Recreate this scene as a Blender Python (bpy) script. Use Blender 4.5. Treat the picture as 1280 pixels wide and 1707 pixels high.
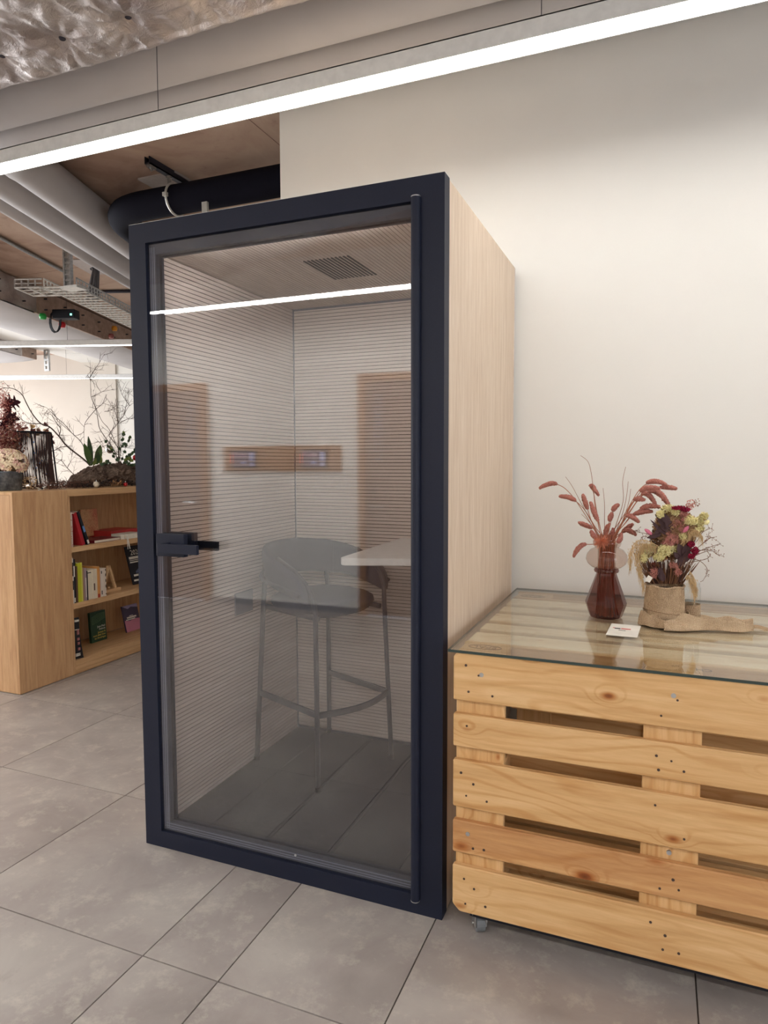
import bpy, math, random
from mathutils import Vector, Matrix, noise
random.seed(7)
for o in list(bpy.data.objects): bpy.data.objects.remove(o)
PI = math.pi
SC = bpy.context.scene
COL = SC.collection

# ------------------------------------------------------------------ camera
CX, CY, CZ = 0.599, -1.9538, 1.4428
YAW, PITCH, ROLL = math.radians(22.0915), math.radians(4.1629), math.radians(-0.1502)
FPX = 1126.24
cam_d = bpy.data.cameras.new('camera'); cam = bpy.data.objects.new('camera', cam_d); COL.objects.link(cam)
SC.camera = cam
cam_d.sensor_fit = 'HORIZONTAL'; cam_d.sensor_width = 36.0; cam_d.lens = 36.0*FPX/1280.0
cam_d.clip_start = 0.05; cam_d.clip_end = 100
F_ = Vector((-math.sin(YAW)*math.cos(PITCH), math.cos(YAW)*math.cos(PITCH), -math.sin(PITCH)))
R_ = Vector((math.cos(YAW), math.sin(YAW), 0)); U_ = R_.cross(F_)
R2 = R_*math.cos(ROLL)+U_*math.sin(ROLL); U2 = U_*math.cos(ROLL)-R_*math.sin(ROLL)
cam.matrix_world = Matrix(((R2.x, U2.x, -F_.x, CX), (R2.y, U2.y, -F_.y, CY), (R2.z, U2.z, -F_.z, CZ), (0, 0, 0, 1)))

# ------------------------------------------------------------------ world, exposure
W = bpy.data.worlds.new('world'); SC.world = W; W.use_nodes = True
W.node_tree.nodes['Background'].inputs[0].default_value = (0.80, 0.86, 1.0, 1)
W.node_tree.nodes['Background'].inputs[1].default_value = 3.0
VS = SC.view_settings
VS.view_transform = 'Standard'; VS.look = 'None'; VS.gamma = 1.0; VS.use_curve_mapping = False
VS.exposure = 0.0
LAMP_NEAR, LAMP_REAR, LAMP_FAR = 25.0, 56.0, 8.5

# area lights added to brighten the room, set in invented, unseen window openings
def area(name, loc, rot, sx, sy, watts, col):
    l = bpy.data.lights.new(name, 'AREA'); l.shape = 'RECTANGLE'; l.size = sx; l.size_y = sy; l.energy = watts; l.color = col
    o = bpy.data.objects.new(name, l); COL.objects.link(o); o.location = loc; o.rotation_euler = rot
    return o
area('added_window_fill', (-11.3, 2.2, 1.75), (0, -PI/2, 0), 2.1, 7.0, 640, (0.95, 0.97, 1.0))
area('added_window_fill', (4.42, -2.4, 1.75), (0, PI/2, 0), 2.0, 2.2, 45, (0.95, 0.96, 1.0))

# ------------------------------------------------------------------ helpers
class MB:
    def __init__(s): s.v = []; s.f = []; s.smooth = False
    def box(s, x0, x1, y0, y1, z0, z1, m=None):
        b = len(s.v)
        for z in (z0, z1):
            for x, y in ((x0, y0), (x1, y0), (x1, y1), (x0, y1)):
                p = Vector((x, y, z)); s.v.append(tuple(m @ p) if m else tuple(p))
        s.f += [tuple(b+i for i in q) for q in ((3,2,1,0),(4,5,6,7),(0,1,5,4),(1,2,6,5),(2,3,7,6),(3,0,4,7))]
        return s
    def prism(s, pts, z0, z1, m=None):       # extrude xy polygon (ccw)
        b = len(s.v); n = len(pts)
        for z in (z0, z1):
            for x, y in pts:
                p = Vector((x, y, z)); s.v.append(tuple(m @ p) if m else tuple(p))
        s.f.append(tuple(b+n-1-i for i in range(n))); s.f.append(tuple(b+n+i for i in range(n)))
        for i in range(n):
            j = (i+1) % n; s.f.append((b+i, b+j, b+n+j, b+n+i))
        return s
    def tube(s, pts, r, n=8, caps=True, flat=1.0):
        pts = [Vector(p) for p in pts]; b = len(s.v); k = len(pts)
        rr = r if isinstance(r, (list, tuple)) else [r]*k
        t0 = (pts[1]-pts[0]).normalized(); up = Vector((0, 0, 1)) if abs(t0.z) < .9 else Vector((1, 0, 0))
        a = t0.cross(up).normalized()
        for i, p in enumerate(pts):
            t = (pts[min(i+1, k-1)]-pts[max(i-1, 0)])
            if t.length < 1e-9: t = t0
            t.normalize(); a = (a-t*a.dot(t)); a.normalize(); c = t.cross(a)
            for j in range(n):
                an = 2*PI*j/n; s.v.append(tuple(p+(a*math.cos(an)+c*math.sin(an)*flat)*rr[i]))
        for i in range(k-1):
            for j in range(n):
                q = (j+1) % n; s.f.append((b+i*n+j, b+i*n+q, b+(i+1)*n+q, b+(i+1)*n+j))
        if caps:
            s.f.append(tuple(b+n-1-j for j in range(n))); s.f.append(tuple(b+(k-1)*n+j for j in range(n)))
        return s
    def lathe(s, prof, n=32, c=(0, 0, 0), wob=None, caps=True):
        b = len(s.v); k = len(prof)
        for i, (r, z) in enumerate(prof):
            for j in range(n):
                a = 2*PI*j/n; rr = r*(1+(wob(a, z) if wob else 0))
                s.v.append((c[0]+rr*math.cos(a), c[1]+rr*math.sin(a), c[2]+z))
        for i in range(k-1):
            for j in range(n):
                q = (j+1) % n; s.f.append((b+i*n+j, b+i*n+q, b+(i+1)*n+q, b+(i+1)*n+j))
        if caps:
            s.f.append(tuple(b+n-1-j for j in range(n))); s.f.append(tuple(b+(k-1)*n+j for j in range(n)))
        return s
    def ball(s, c, r, n=10, sq=(1, 1, 1), bump=0):
        b = len(s.v); m = n//2
        c = Vector(c)
        s.v.append(tuple(c+Vector((0, 0, -r*sq[2]))))
        for i in range(1, m):
            ph = -PI/2+PI*i/m
            for j in range(n):
                a = 2*PI*j/n
                d = Vector((math.cos(a)*math.cos(ph)*sq[0], math.sin(a)*math.cos(ph)*sq[1], math.sin(ph)*sq[2]))
                k = 1+(bump*noise.noise(d*3+c*40) if bump else 0)
                s.v.append(tuple(c+d*r*k))
        s.v.append(tuple(c+Vector((0, 0, r*sq[2]))))
        for j in range(n): s.f.append((b, b+1+(j+1) % n, b+1+j))
        for i in range(m-2):
            for j in range(n):
                q = (j+1) % n; s.f.append((b+1+i*n+j, b+1+i*n+q, b+1+(i+1)*n+q, b+1+(i+1)*n+j))
        t = len(s.v)-1
        for j in range(n): s.f.append((t, b+1+(m-2)*n+j, b+1+(m-2)*n+(j+1) % n))
        return s
    def poly(s, pts):
        b = len(s.v); s.v += [tuple(p) for p in pts]; s.f.append(tuple(range(b, b+len(pts)))); return s
    def grid(s, fn, nu, nv):
        b = len(s.v)
        for i in range(nu+1):
            for j in range(nv+1): s.v.append(tuple(fn(i/nu, j/nv)))
        for i in range(nu):
            for j in range(nv):
                a = b+i*(nv+1)+j; s.f.append((a, a+nv+1, a+nv+2, a+1))
        return s
    def build(s, name, mat, parent=None, smooth=False, bevel=0, loc=None, rot=None, mesh_only=False, solid=0, seg=2):
        me = bpy.data.meshes.new(name); me.from_pydata(s.v, [], s.f); me.update()
        if smooth: me.polygons.foreach_set('use_smooth', [True]*len(me.polygons))
        me.materials.append(mat)
        o = bpy.data.objects.new(name, me); COL.objects.link(o)
        if parent: o.parent = parent
        if loc: o.location = loc
        if rot: o.rotation_euler = rot
        if solid:
            md = o.modifiers.new('solid', 'SOLIDIFY'); md.thickness = solid; md.offset = 0
        if bevel:
            md = o.modifiers.new('bevel', 'BEVEL'); md.width = bevel; md.segments = seg; md.limit_method = 'ANGLE'
            md.angle_limit = math.radians(40)
        if smooth and bevel == 0:
            pass
        return o

def tag(o, label=None, cat=None, group=None, kind=None):
    if label: o['label'] = label
    if cat: o['category'] = cat
    if group: o['group'] = group
    if kind: o['kind'] = kind
    return o
def thing(name, label, cat, loc=(0, 0, 0), rz=0, group=None, rot=None):
    o = bpy.data.objects.new(name, None); COL.objects.link(o); o.location = loc
    o.rotation_euler = rot if rot else (0, 0, rz); o.empty_display_size = .1
    return tag(o, label, cat, group)
def struct(name, parent=None):
    o = bpy.data.objects.new(name, None); COL.objects.link(o); o['kind'] = 'structure'; return o
def text(body, size, mw, mat, parent, name='lettering', align='LEFT', depth=.0006):
    c = bpy.data.curves.new(name, 'FONT'); c.body = body; c.size = size; c.align_x = align; c.extrude = depth; c.resolution_u = 2
    t = bpy.data.objects.new('tmp', c); COL.objects.link(t)
    me = bpy.data.meshes.new_from_object(t.evaluated_get(bpy.context.evaluated_depsgraph_get()))
    bpy.data.objects.remove(t); me.materials.clear(); me.materials.append(mat)
    me.transform(mw)
    o = bpy.data.objects.new(name, me); COL.objects.link(o); o.parent = parent
    return o
def srgb(r, g, b):
    f = lambda c: ((c/255+.055)/1.055)**2.4 if c/255 > .04045 else c/255/12.92
    return (f(r), f(g), f(b), 1)

# ------------------------------------------------------------------ materials
class NT:
    def __init__(s, name):
        s.m = bpy.data.materials.new(name); s.m.use_nodes = True; s.t = s.m.node_tree; s.n = s.t.nodes; s.l = s.t.links
        s.b = s.n['Principled BSDF']; s.out = s.n['Material Output']
    def add(s, typ, **k):
        n = s.n.new(typ)
        for a, v in k.items():
            if a.startswith('i_'): n.inputs[a[2:].replace('_', ' ')].default_value = v
            else: setattr(n, a, v)
        return n
    def link(s, a, b): s.l.new(a, b)
    def coords(s, scale=(1, 1, 1), kind='Object', rnd=True):
        tc = s.add('ShaderNodeTexCoord'); mp = s.add('ShaderNodeMapping'); mp.inputs['Scale'].default_value = scale
        s.link(tc.outputs[kind], mp.inputs['Vector'])
        if rnd:
            oi = s.add('ShaderNodeObjectInfo'); mu = s.add('ShaderNodeMath', operation='MULTIPLY'); mu.inputs[1].default_value = 37.0
            s.link(oi.outputs['Random'], mu.inputs[0]); s.link(mu.outputs[0], mp.inputs['Location'])
        return mp.outputs[0]
    def noise(s, vec, scale, detail=4, rough=.55, dist=0):
        n = s.add('ShaderNodeTexNoise'); n.inputs['Scale'].default_value = scale; n.inputs['Detail'].default_value = detail
        n.inputs['Roughness'].default_value = rough; n.inputs['Distortion'].default_value = dist
        if vec: s.link(vec, n.inputs['Vector'])
        return n.outputs['Fac']
    def ramp(s, fac, stops):
        r = s.add('ShaderNodeValToRGB'); e = r.color_ramp.elements
        while len(e) < len(stops): e.new(.5)
        for el, (p, c) in zip(e, stops): el.position = p; el.color = c
        s.link(fac, r.inputs[0]); return r.outputs[0]
    def mix(s, fac, a, b, mode='MIX'):
        m = s.add('ShaderNodeMix', data_type='RGBA', blend_type=mode)
        if isinstance(fac, (int, float)): m.inputs[0].default_value = fac
        else: s.link(fac, m.inputs[0])
        for v, i in ((a, 6), (b, 7)):
            if isinstance(v, tuple): m.inputs[i].default_value = v
            else: s.link(v, m.inputs[i])
        return m.outputs[2]
    def bump(s, h, strength=.2, dist=.002):
        b = s.add('ShaderNodeBump'); b.inputs['Strength'].default_value = strength; b.inputs['Distance'].default_value = dist
        s.link(h, b.inputs['Height']); s.link(b.outputs[0], s.b.inputs['Normal']); return b
    def base(s, c, rough=.5, metal=0, spec=.5):
        if isinstance(c, tuple): s.b.inputs['Base Color'].default_value = c
        else: s.link(c, s.b.inputs['Base Color'])
        s.b.inputs['Roughness'].default_value = rough; s.b.inputs['Metallic'].default_value = metal
        s.b.inputs['Specular IOR Level'].default_value = spec
        return s.m
def plain(name, c, rough=.5, metal=0, spec=.4, var=.06, scale=30):
    t = NT(name); v = t.coords(); n = t.noise(v, scale, 3)
    d = tuple(x*(1-var) for x in c[:3])+(1,); e = tuple(min(1, x*(1+var)) for x in c[:3])+(1,)
    return t.base(t.ramp(n, [(.3, d), (.7, e)]), rough, metal, spec)
def emit(name, c, strength):
    t = NT(name); t.b.inputs['Base Color'].default_value = (0, 0, 0, 1)
    t.b.inputs['Emission Color'].default_value = c; t.b.inputs['Emission Strength'].default_value = strength; return t.m
def wood(name, c1, c2, c3, axis='X', fine=1.0, rough=.5, knots=0.0, bump=.15):
    t = NT(name); sc = {'X': (1, 14, 14), 'Y': (14, 1, 14), 'Z': (14, 14, 1)}[axis]
    v = t.coords(sc)
    big = t.noise(v, 1.1*fine, 3, .5, 1.2)
    fin = t.noise(v, 9*fine, 5, .7)
    colr = t.ramp(big, [(.3, c1), (.5, c2), (.7, c3)])
    colr = t.mix(.35, colr, t.ramp(fin, [(.3, c1), (.7, c3)]))
    if knots:
        s2 = {'X': (1, 1.9, 1.9), 'Y': (1.9, 1, 1.9), 'Z': (1.9, 1.9, 1)}[axis]
        kv = t.coords(s2); vo = t.add('ShaderNodeTexVoronoi'); vo.inputs['Scale'].default_value = 4.6; vo.inputs['Randomness'].default_value = 1
        t.link(kv, vo.inputs['Vector'])
        tc = t.add('ShaderNodeTexCoord'); sx = t.add('ShaderNodeSeparateXYZ'); t.link(tc.outputs['Object'], sx.inputs[0])
        cr = sx.outputs['X'] if axis == 'Z' else sx.outputs['Z']
        # straight growth lines, wandering slowly and swept round the knots
        w1 = t.noise(t.coords({'X': (1.3, 5, 5), 'Y': (5, 1.3, 5), 'Z': (5, 5, 1.3)}[axis]), 1.0, 2)
        kd = t.add('ShaderNodeMapRange'); kd.inputs[1].default_value = 0; kd.inputs[2].default_value = .38; kd.inputs[3].default_value = 11; kd.inputs[4].default_value = 0; kd.interpolation_type = 'SMOOTHERSTEP'
        t.link(vo.outputs['Distance'], kd.inputs[0])
        a1 = t.add('ShaderNodeMath', operation='MULTIPLY_ADD'); t.link(cr, a1.inputs[0]); a1.inputs[1].default_value = 150; t.link(kd.outputs[0], a1.inputs[2])
        a2 = t.add('ShaderNodeMath', operation='MULTIPLY_ADD'); t.link(w1, a2.inputs[0]); a2.inputs[1].default_value = 42; t.link(a1.outputs[0], a2.inputs[2])
        sn = t.add('ShaderNodeMath', operation='SINE'); t.link(a2.outputs[0], sn.inputs[0])
        rr = t.ramp(sn.outputs[0], [(0, (1, 1, 1, 1)), (.45, (1, 1, 1, 1)), (1, (.84, .72, .58, 1))])
        colr = t.mix(t.ramp(t.noise(t.coords((2, 2, 2)), 1.5, 2), [(.35, (.25, .25, .25, 1)), (.65, (.85, .85, .85, 1))]), colr, rr, 'MULTIPLY')
        kn = t.ramp(vo.outputs['Distance'], [(0, (.22, .11, .06, 1)), (.045*knots, (.42, .22, .12, 1)), (.07*knots, (.70, .48, .32, 1)), (.13*knots, (1, 1, 1, 1))])
        colr = t.mix(1.0, colr, kn, 'MULTIPLY')
    t.bump(fin, bump, .001)
    return t.base(colr, rough, 0, .35)
def glass(name, f0, tint, rough=0.0):
    """clear sheet or blown glass: Schlick reflection over a tinted see-through"""
    t = NT(name); t.n.remove(t.b)
    g = t.add('ShaderNodeNewGeometry'); d = t.add('ShaderNodeVectorMath', operation='DOT_PRODUCT')
    t.link(g.outputs['Normal'], d.inputs[0]); t.link(g.outputs['Incoming'], d.inputs[1])
    a = t.add('ShaderNodeMath', operation='ABSOLUTE'); t.link(d.outputs['Value'], a.inputs[0])
    o = t.add('ShaderNodeMath', operation='SUBTRACT'); o.inputs[0].default_value = 1; t.link(a.outputs[0], o.inputs[1])
    p = t.add('ShaderNodeMath', operation='POWER'); t.link(o.outputs[0], p.inputs[0]); p.inputs[1].default_value = 5
    m = t.add('ShaderNodeMath', operation='MULTIPLY_ADD'); t.link(p.outputs[0], m.inputs[0]); m.inputs[1].default_value = 1-f0; m.inputs[2].default_value = f0
    tr = t.add('ShaderNodeBsdfTransparent'); tr.inputs[0].default_value = tint
    gl = t.add('ShaderNodeBsdfGlossy'); gl.inputs['Roughness'].default_value = rough
    mx = t.add('ShaderNodeMixShader'); t.link(m.outputs[0], mx.inputs[0]); t.link(tr.outputs[0], mx.inputs[1]); t.link(gl.outputs[0], mx.inputs[2])
    t.link(mx.outputs[0], t.out.inputs[0]); return t.m

M = {}
def mk_wall(name, c):
    t = NT(name); v = t.coords(rnd=False); n = t.noise(v, 2.5, 4); f = t.noise(v, 260, 2)
    t.bump(f, .12, .0015)
    return t.base(t.ramp(n, [(.3, tuple(x*.97 for x in c[:3])+(1,)), (.7, c)]), .75, 0, .25)
M['wall'] = mk_wall('warm_white_paint', (.80, .785, .745, 1))
M['wall2'] = mk_wall('cream_paint', (.60, .545, .48, 1))
M['wall3'] = mk_wall('pale_paint', (.68, .66, .61, 1))
def mk_concrete():
    t = NT('raw_concrete'); v = t.coords(rnd=False); n = t.noise(v, 1.3, 6, .6, .6); s = t.noise(v, 7, 5, .7); f = t.noise(v, 60, 3)
    c = t.ramp(n, [(.3, srgb(150, 122, 108)), (.5, srgb(186, 160, 142)), (.72, srgb(208, 186, 166))])
    c = t.mix(t.ramp(s, [(.60, (0, 0, 0, 1)), (.78, (.5, .5, .5, 1))]), c, srgb(128, 98, 84))
    t.bump(f, .2, .002); return t.base(c, .8, 0, .2)
M['concrete'] = mk_concrete()
def mk_tile():
    t = NT('grey_stone_tile'); v = t.coords(); n = t.noise(v, 2.6, 7, .62, .5); s = t.noise(v, 11, 6, .75); f = t.noise(v, 120, 2)
    c = t.ramp(n, [(.28, srgb(142, 134, 130)), (.5, srgb(160, 152, 147)), (.72, srgb(176, 170, 163))])
    c = t.mix(t.ramp(s, [(.52, (0, 0, 0, 1)), (.72, (.6, .6, .6, 1))]), c, srgb(198, 192, 180))
    c = t.mix(t.ramp(s, [(.22, (.5, .5, .5, 1)), (.40, (0, 0, 0, 1))]), c, srgb(148, 137, 131))
    t.bump(f, .05, .0006); return t.base(c, .34, 0, .45)
M['tile'] = mk_tile()
M['grout'] = plain('dark_grout', srgb(96, 88, 84), .9)
M['black'] = plain('black_powder_coat', (.010, .0135, .030, 1), .5, 0, .3, .08, 300)
M['blackmatte'] = plain('black_rubber', (.008, .009, .015, 1), .6, 0, .3)
M['darktrim'] = plain('grey_seal', (.035, .04, .06, 1), .45)
M['blacktube'] = plain('black_foam_lagging', (.007, .007, .014, 1), .9, 0, .12)
M['veneer'] = wood('pale_veneer', srgb(200, 176, 152), srgb(214, 193, 170), srgb(226, 208, 188), 'Z', 3.0, .5, 0, .04)
M['panel'] = wood('beige_panel_veneer', srgb(212, 197, 186), srgb(223, 209, 198), srgb(232, 220, 210), 'X', 2.0, .55, 0, .03)
M['groove'] = plain('groove_shadow_core', srgb(40, 26, 22), .9)
M['oak'] = wood('oak_veneer', srgb(178, 136, 98), srgb(200, 160, 118), srgb(216, 178, 136), 'Z', 2.2, .5, 0, .05)
M['oakh'] = wood('oak_veneer_lengthwise', srgb(184, 144, 102), srgb(208, 168, 124), srgb(222, 186, 142), 'Y', 2.2, .5, 0, .05)
M['oakdoor'] = wood('oak_door', srgb(112, 86, 72), srgb(128, 102, 86), srgb(142, 116, 98), 'Z', 1.6, .5, 0, .05)
M['oakpanel'] = wood('oak_panel', srgb(138, 98, 62), srgb(160, 116, 76), srgb(176, 132, 90), 'X', 1.6, .5, 0, .05)
PC = (srgb(196, 150, 96), srgb(216, 174, 120), srgb(229, 192, 142))
M['pine'] = wood('pine_board', *PC, 'X', 1.2, .55, 1.0, .1)
M['pinez'] = wood('pine_board_upright', *PC, 'Z', 1.2, .55, .6, .1)
M['pineend'] = wood('pine_block', srgb(186, 144, 96), srgb(206, 166, 116), srgb(220, 184, 136), 'X', 2.0, .6, 0, .1)
M['pinered'] = wood('reddish_pine_board', srgb(178, 126, 80), srgb(202, 152, 100), srgb(218, 174, 122), 'X', 1.4, .5, 1.5, .1)
M['pinepale'] = wood('pale_pine_slat', srgb(230, 204, 166), srgb(240, 218, 184), srgb(246, 230, 202), 'X', 1.2, .5, .7, .08)
M['nail'] = plain('nail_steel', (.10, .07, .06, 1), .5, .6)
M['screw'] = plain('zinc_screw', (.55, .55, .55, 1), .35, .9)
M['steel'] = plain('galvanised_steel', (.42, .42, .41, 1), .38, .85, .5, .2, 60)
M['steelwhite'] = plain('zinc_plated_tray', (.66, .66, .62, 1), .5, .45, .5, .1)
M['darksteel'] = plain('black_steel', (.03, .03, .045, 1), .4, .4)
M['white'] = plain('white_laminate', (.82, .81, .77, 1), .35)
M['lampbody'] = plain('white_lacquered_aluminium', (.74, .74, .72, 1), .4)
M['lamp'] = emit('lamp_diffuser', (1.0, .975, .935, 1), LAMP_NEAR)
M['lamp_rear'] = emit('rear_lamp_diffuser', (1.0, .975, .935, 1), LAMP_REAR)
M['lamp_added'] = emit('added_lamp_diffuser', (1.0, .975, .935, 1), 34.0)
M['lamp_far'] = emit('far_lamp_diffuser', (1.0, .975, .935, 1), LAMP_FAR)
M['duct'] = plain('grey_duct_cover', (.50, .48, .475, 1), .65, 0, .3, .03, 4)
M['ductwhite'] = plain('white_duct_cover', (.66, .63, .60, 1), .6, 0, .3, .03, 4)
def mk_foil():
    t = NT('aluminium_foil_lagging'); v = t.coords(rnd=False); n = t.noise(v, 30, 6, .7, 1.5); g = t.noise(v, 3, 3); h = t.noise(v, 9, 6, .75, 2.5)
    c = t.ramp(g, [(.3, (.30, .25, .24, 1)), (.6, (.52, .48, .46, 1))])
    b1 = t.add('ShaderNodeBump'); b1.inputs['Strength'].default_value = .7; b1.inputs['Distance'].default_value = .012; t.link(h, b1.inputs['Height'])
    b = t.bump(n, .55, .005); t.link(b1.outputs[0], b.inputs['Normal'])
    return t.base(c, .34, .88, .5)
M['foil'] = mk_foil()
def mk_carpet():
    t = NT('charcoal_carpet'); v = t.coords(); n = t.noise(v, 260, 3, .8); m = t.noise(v, 70, 3, .7)
    c = t.ramp(n, [(.35, (.007, .009, .015, 1)), (.55, (.022, .026, .038, 1)), (.75, (.09, .095, .12, 1))])
    c = t.mix(.3, c, t.ramp(m, [(.35, (.012, .014, .02, 1)), (.65, (.05, .055, .07, 1))]))
    t.bump(n, .9, .004); return t.base(c, .95, 0, .1)
M['carpet'] = mk_carpet()
def mk_fabric(name, a, b_, sc=500):
    t = NT(name); v = t.coords(); n = t.noise(v, sc, 2, .7); t.bump(n, .5, .001)
    return t.base(t.ramp(n, [(.35, a), (.65, b_)]), .95, 0, .15)
M['fabric'] = mk_fabric('charcoal_upholstery', (.020, .024, .045, 1), (.042, .048, .078, 1))
M['stoolmetal'] = plain('dark_grey_stool_metal', (.028, .032, .05, 1), .5, .2)
M['doorglass'] = glass('booth_door_glass', .068, (.99, .992, .997, 1))
M['topglass'] = glass('tabletop_glass', .085, (.97, .985, .975, 1))
M['glassedge'] = plain('dark_green_glass_edge', (.03, .05, .045, 1), .15, 0, .6)
M['amber'] = glass('burgundy_amber_glass', .055, (.50, .34, .33, 1))
M['smoke'] = glass('smoky_rose_glass', .05, (.88, .80, .76, 1))
M['clear'] = glass('clear_jar_glass', .05, (.95, .96, .95, 1))

# ------------------------------------------------------------------ skewed coordinates of the far part of the room
DA = math.radians(18.8)
DV = Vector((-math.sin(DA), math.cos(DA), 0)); NV = Vector((-math.cos(DA), -math.sin(DA), 0))
def TW(t, w, z): 
    p = Vector((CX, CY, 0))+DV*t+NV*w; return Vector((p.x, p.y, z))
DM = Matrix(((DV.x, NV.x, 0, CX), (DV.y, NV.y, 0, CY), (0, 0, 1, 0), (0, 0, 0, 1)))   # local (t, w, z) -> world (left handed)
def dbox(mb, t0, t1, w0, w1, z0, z1):
    mb.prism([TW(t1, w0, 0).xy[:], TW(t1, w1, 0).xy[:], TW(t0, w1, 0).xy[:], TW(t0, w0, 0).xy[:]], z0, z1)
    return mb

# ------------------------------------------------------------------ structure
XL, XR, YB, YF = -11.5, 4.6, -3.82, 14.5
ZC = 3.4
fl = struct('floor')
MB().box(XL, XR, YB, YF, -.08, -.006).build('grout_bed', M['grout'], fl)
xs = [-6.77+.75*k for k in range(0, 8)]      # -6.77 ... -1.52
xs = [-6.02, -5.27, -4.52, -3.77, -3.02, -2.27, -1.52, -.77, -.505, -.02, .73, 1.48, 2.23, 2.98, 3.73, 4.48]
ys = [-.475+.7335*k for k in range(-4, 6)]
ys = [YB+.01]+[y for y in ys if y > YB+.1]
tile_mesh = {}
g = .0022
for i in range(len(xs)-1):
    for j in range(len(ys)-1):
        w = xs[i+1]-xs[i]; d = ys[j+1]-ys[j]; key = (round(w, 3), round(d, 3))
        cx_, cy_ = (xs[i]+xs[i+1])/2, (ys[j]+ys[j+1])/2
        if cy_ > 1.6 and cx_ > -1.1: continue
        if key not in tile_mesh:
            o = MB().box(-w/2+g, w/2-g, -d/2+g, d/2-g, -.012, 0).build('tile', M['tile'], fl)
            tile_mesh[key] = o.data
        else:
            o = bpy.data.objects.new('tile', tile_mesh[key]); COL.objects.link(o); o.parent = fl
        o.location = (cx_, cy_, 0)
yl = ys[-1]
rest = MB(); rest.box(XL, xs[0], YB, yl, -.012, 0); rest.box(XL, XR, yl, YF, -.012, 0); rest.box(xs[-1], XR, YB, yl, -.012, 0)
rest.build('distant_paving', M['tile'], fl)

ce = struct('ceiling')
MB().box(XL, XR, YB, YF, ZC, ZC+.15).build('concrete_slab', M['concrete'], ce)
jt = MB()
for x in (-1.62, -3.3): jt.box(x, x+.005, 1.0, 7, ZC-.001, ZC+.01)
for y in (3.3, 5.2): jt.box(-7, 2, y, y+.005, ZC-.001, ZC+.01)
jt.build('formwork_joint', plain('formwork_joint_mark', srgb(140, 112, 100), .9), ce)
pt = MB(); pt.box(-2.77, -2.45, 1.86, 2.22, ZC-.012, ZC)
dbox(pt, 6.45, 6.95, 3.05, 3.42, ZC-.012, ZC)
pt.build('ceiling_patch', plain('pale_access_plate', (.50, .45, .42, 1), .7), ce)

wb = struct('wall_back')
MB().box(-1.18, XR, 1.07, 1.4, 0, ZC).build('wall_face', M['wall'], wb)
wr = struct('wall_rear'); MB().box(XL, XR, YB-.15, YB, 0, ZC).build('wall_face', M['wall'], wr)
w2 = struct('wall_right')
m_ = MB(); m_.box(XR, XR+.15, YB, 1.4, 0, .75); m_.box(XR, XR+.15, YB, 1.4, 2.75, ZC); m_.box(XR, XR+.15, YB, -3.5, .75, 2.75); m_.box(XR, XR+.15, -1.3, 1.4, .75, 2.75)
m_.build('wall_face', M['wall'], w2)
w3 = struct('wall_left')
m_ = MB(); m_.box(XL-.15, XL, YB, YF, 0, .7); m_.box(XL-.15, XL, YB, YF, 2.8, ZC); m_.box(XL-.15, XL, YB, -1.3, .7, 2.8); m_.box(XL-.15, XL, 5.7, YF, .7, 2.8)
m_.build('wall_face', M['wall'], w3)
for n_, (x, y0, y1, z0, z1, cnt) in enumerate(((XL-.08, -1.3, 5.7, .7, 2.8, 5), (XR+.08, -3.5, -1.3, .75, 2.75, 2))):
    wi = struct('added_window_%d' % (n_+1))  # invented window, out of view, built round its added area light
    fr = MB()
    for k in range(cnt+1):
        y = y0+(y1-y0)*k/cnt; fr.box(x-.03, x+.03, y-.03, y+.03, z0, z1)
    fr.box(x-.03, x+.03, y0, y1, z0, z0+.06); fr.box(x-.03, x+.03, y0, y1, z1-.06, z1)
    fr.build('added_window_frame', M['white'], wi)
    MB().box(x-.004, x+.004, y0, y1, z0+.03, z1-.03).build('pane', M['clear'], wi)
wf = struct('wall_far')
m_ = MB(); dbox(m_, 12, 12.4, 5.52, 14.5, 0, ZC); m_.build('wall_face', M['wall2'], wf)
wf2 = struct('wall_end'); m_ = MB(); dbox(m_, 12.03, 12.6, -8, 5.519, 0, ZC); m_.build('wall_face', M['wall3'], wf2)
wc = struct('wall_corridor'); MB().box(XR, XR+.15, 1.4, YF, 0, ZC).build('wall_face', M['wall'], wc)
bb = struct('baseboard_rear'); 
for a, b in ((XL, -4.78), (-3.72, -2.01), (-.95, XR)):
    MB().box(a, b, YB, YB+.014, 0, .062).build('skirting', plain('grey_skirting', (.30, .29, .29, 1), .4), bb)
    MB().box(a, b, YB, YB+.016, .062, .067).build('skirting_highlight', M['white'], bb)  # white strip painting in the highlight along the skirting top

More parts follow.
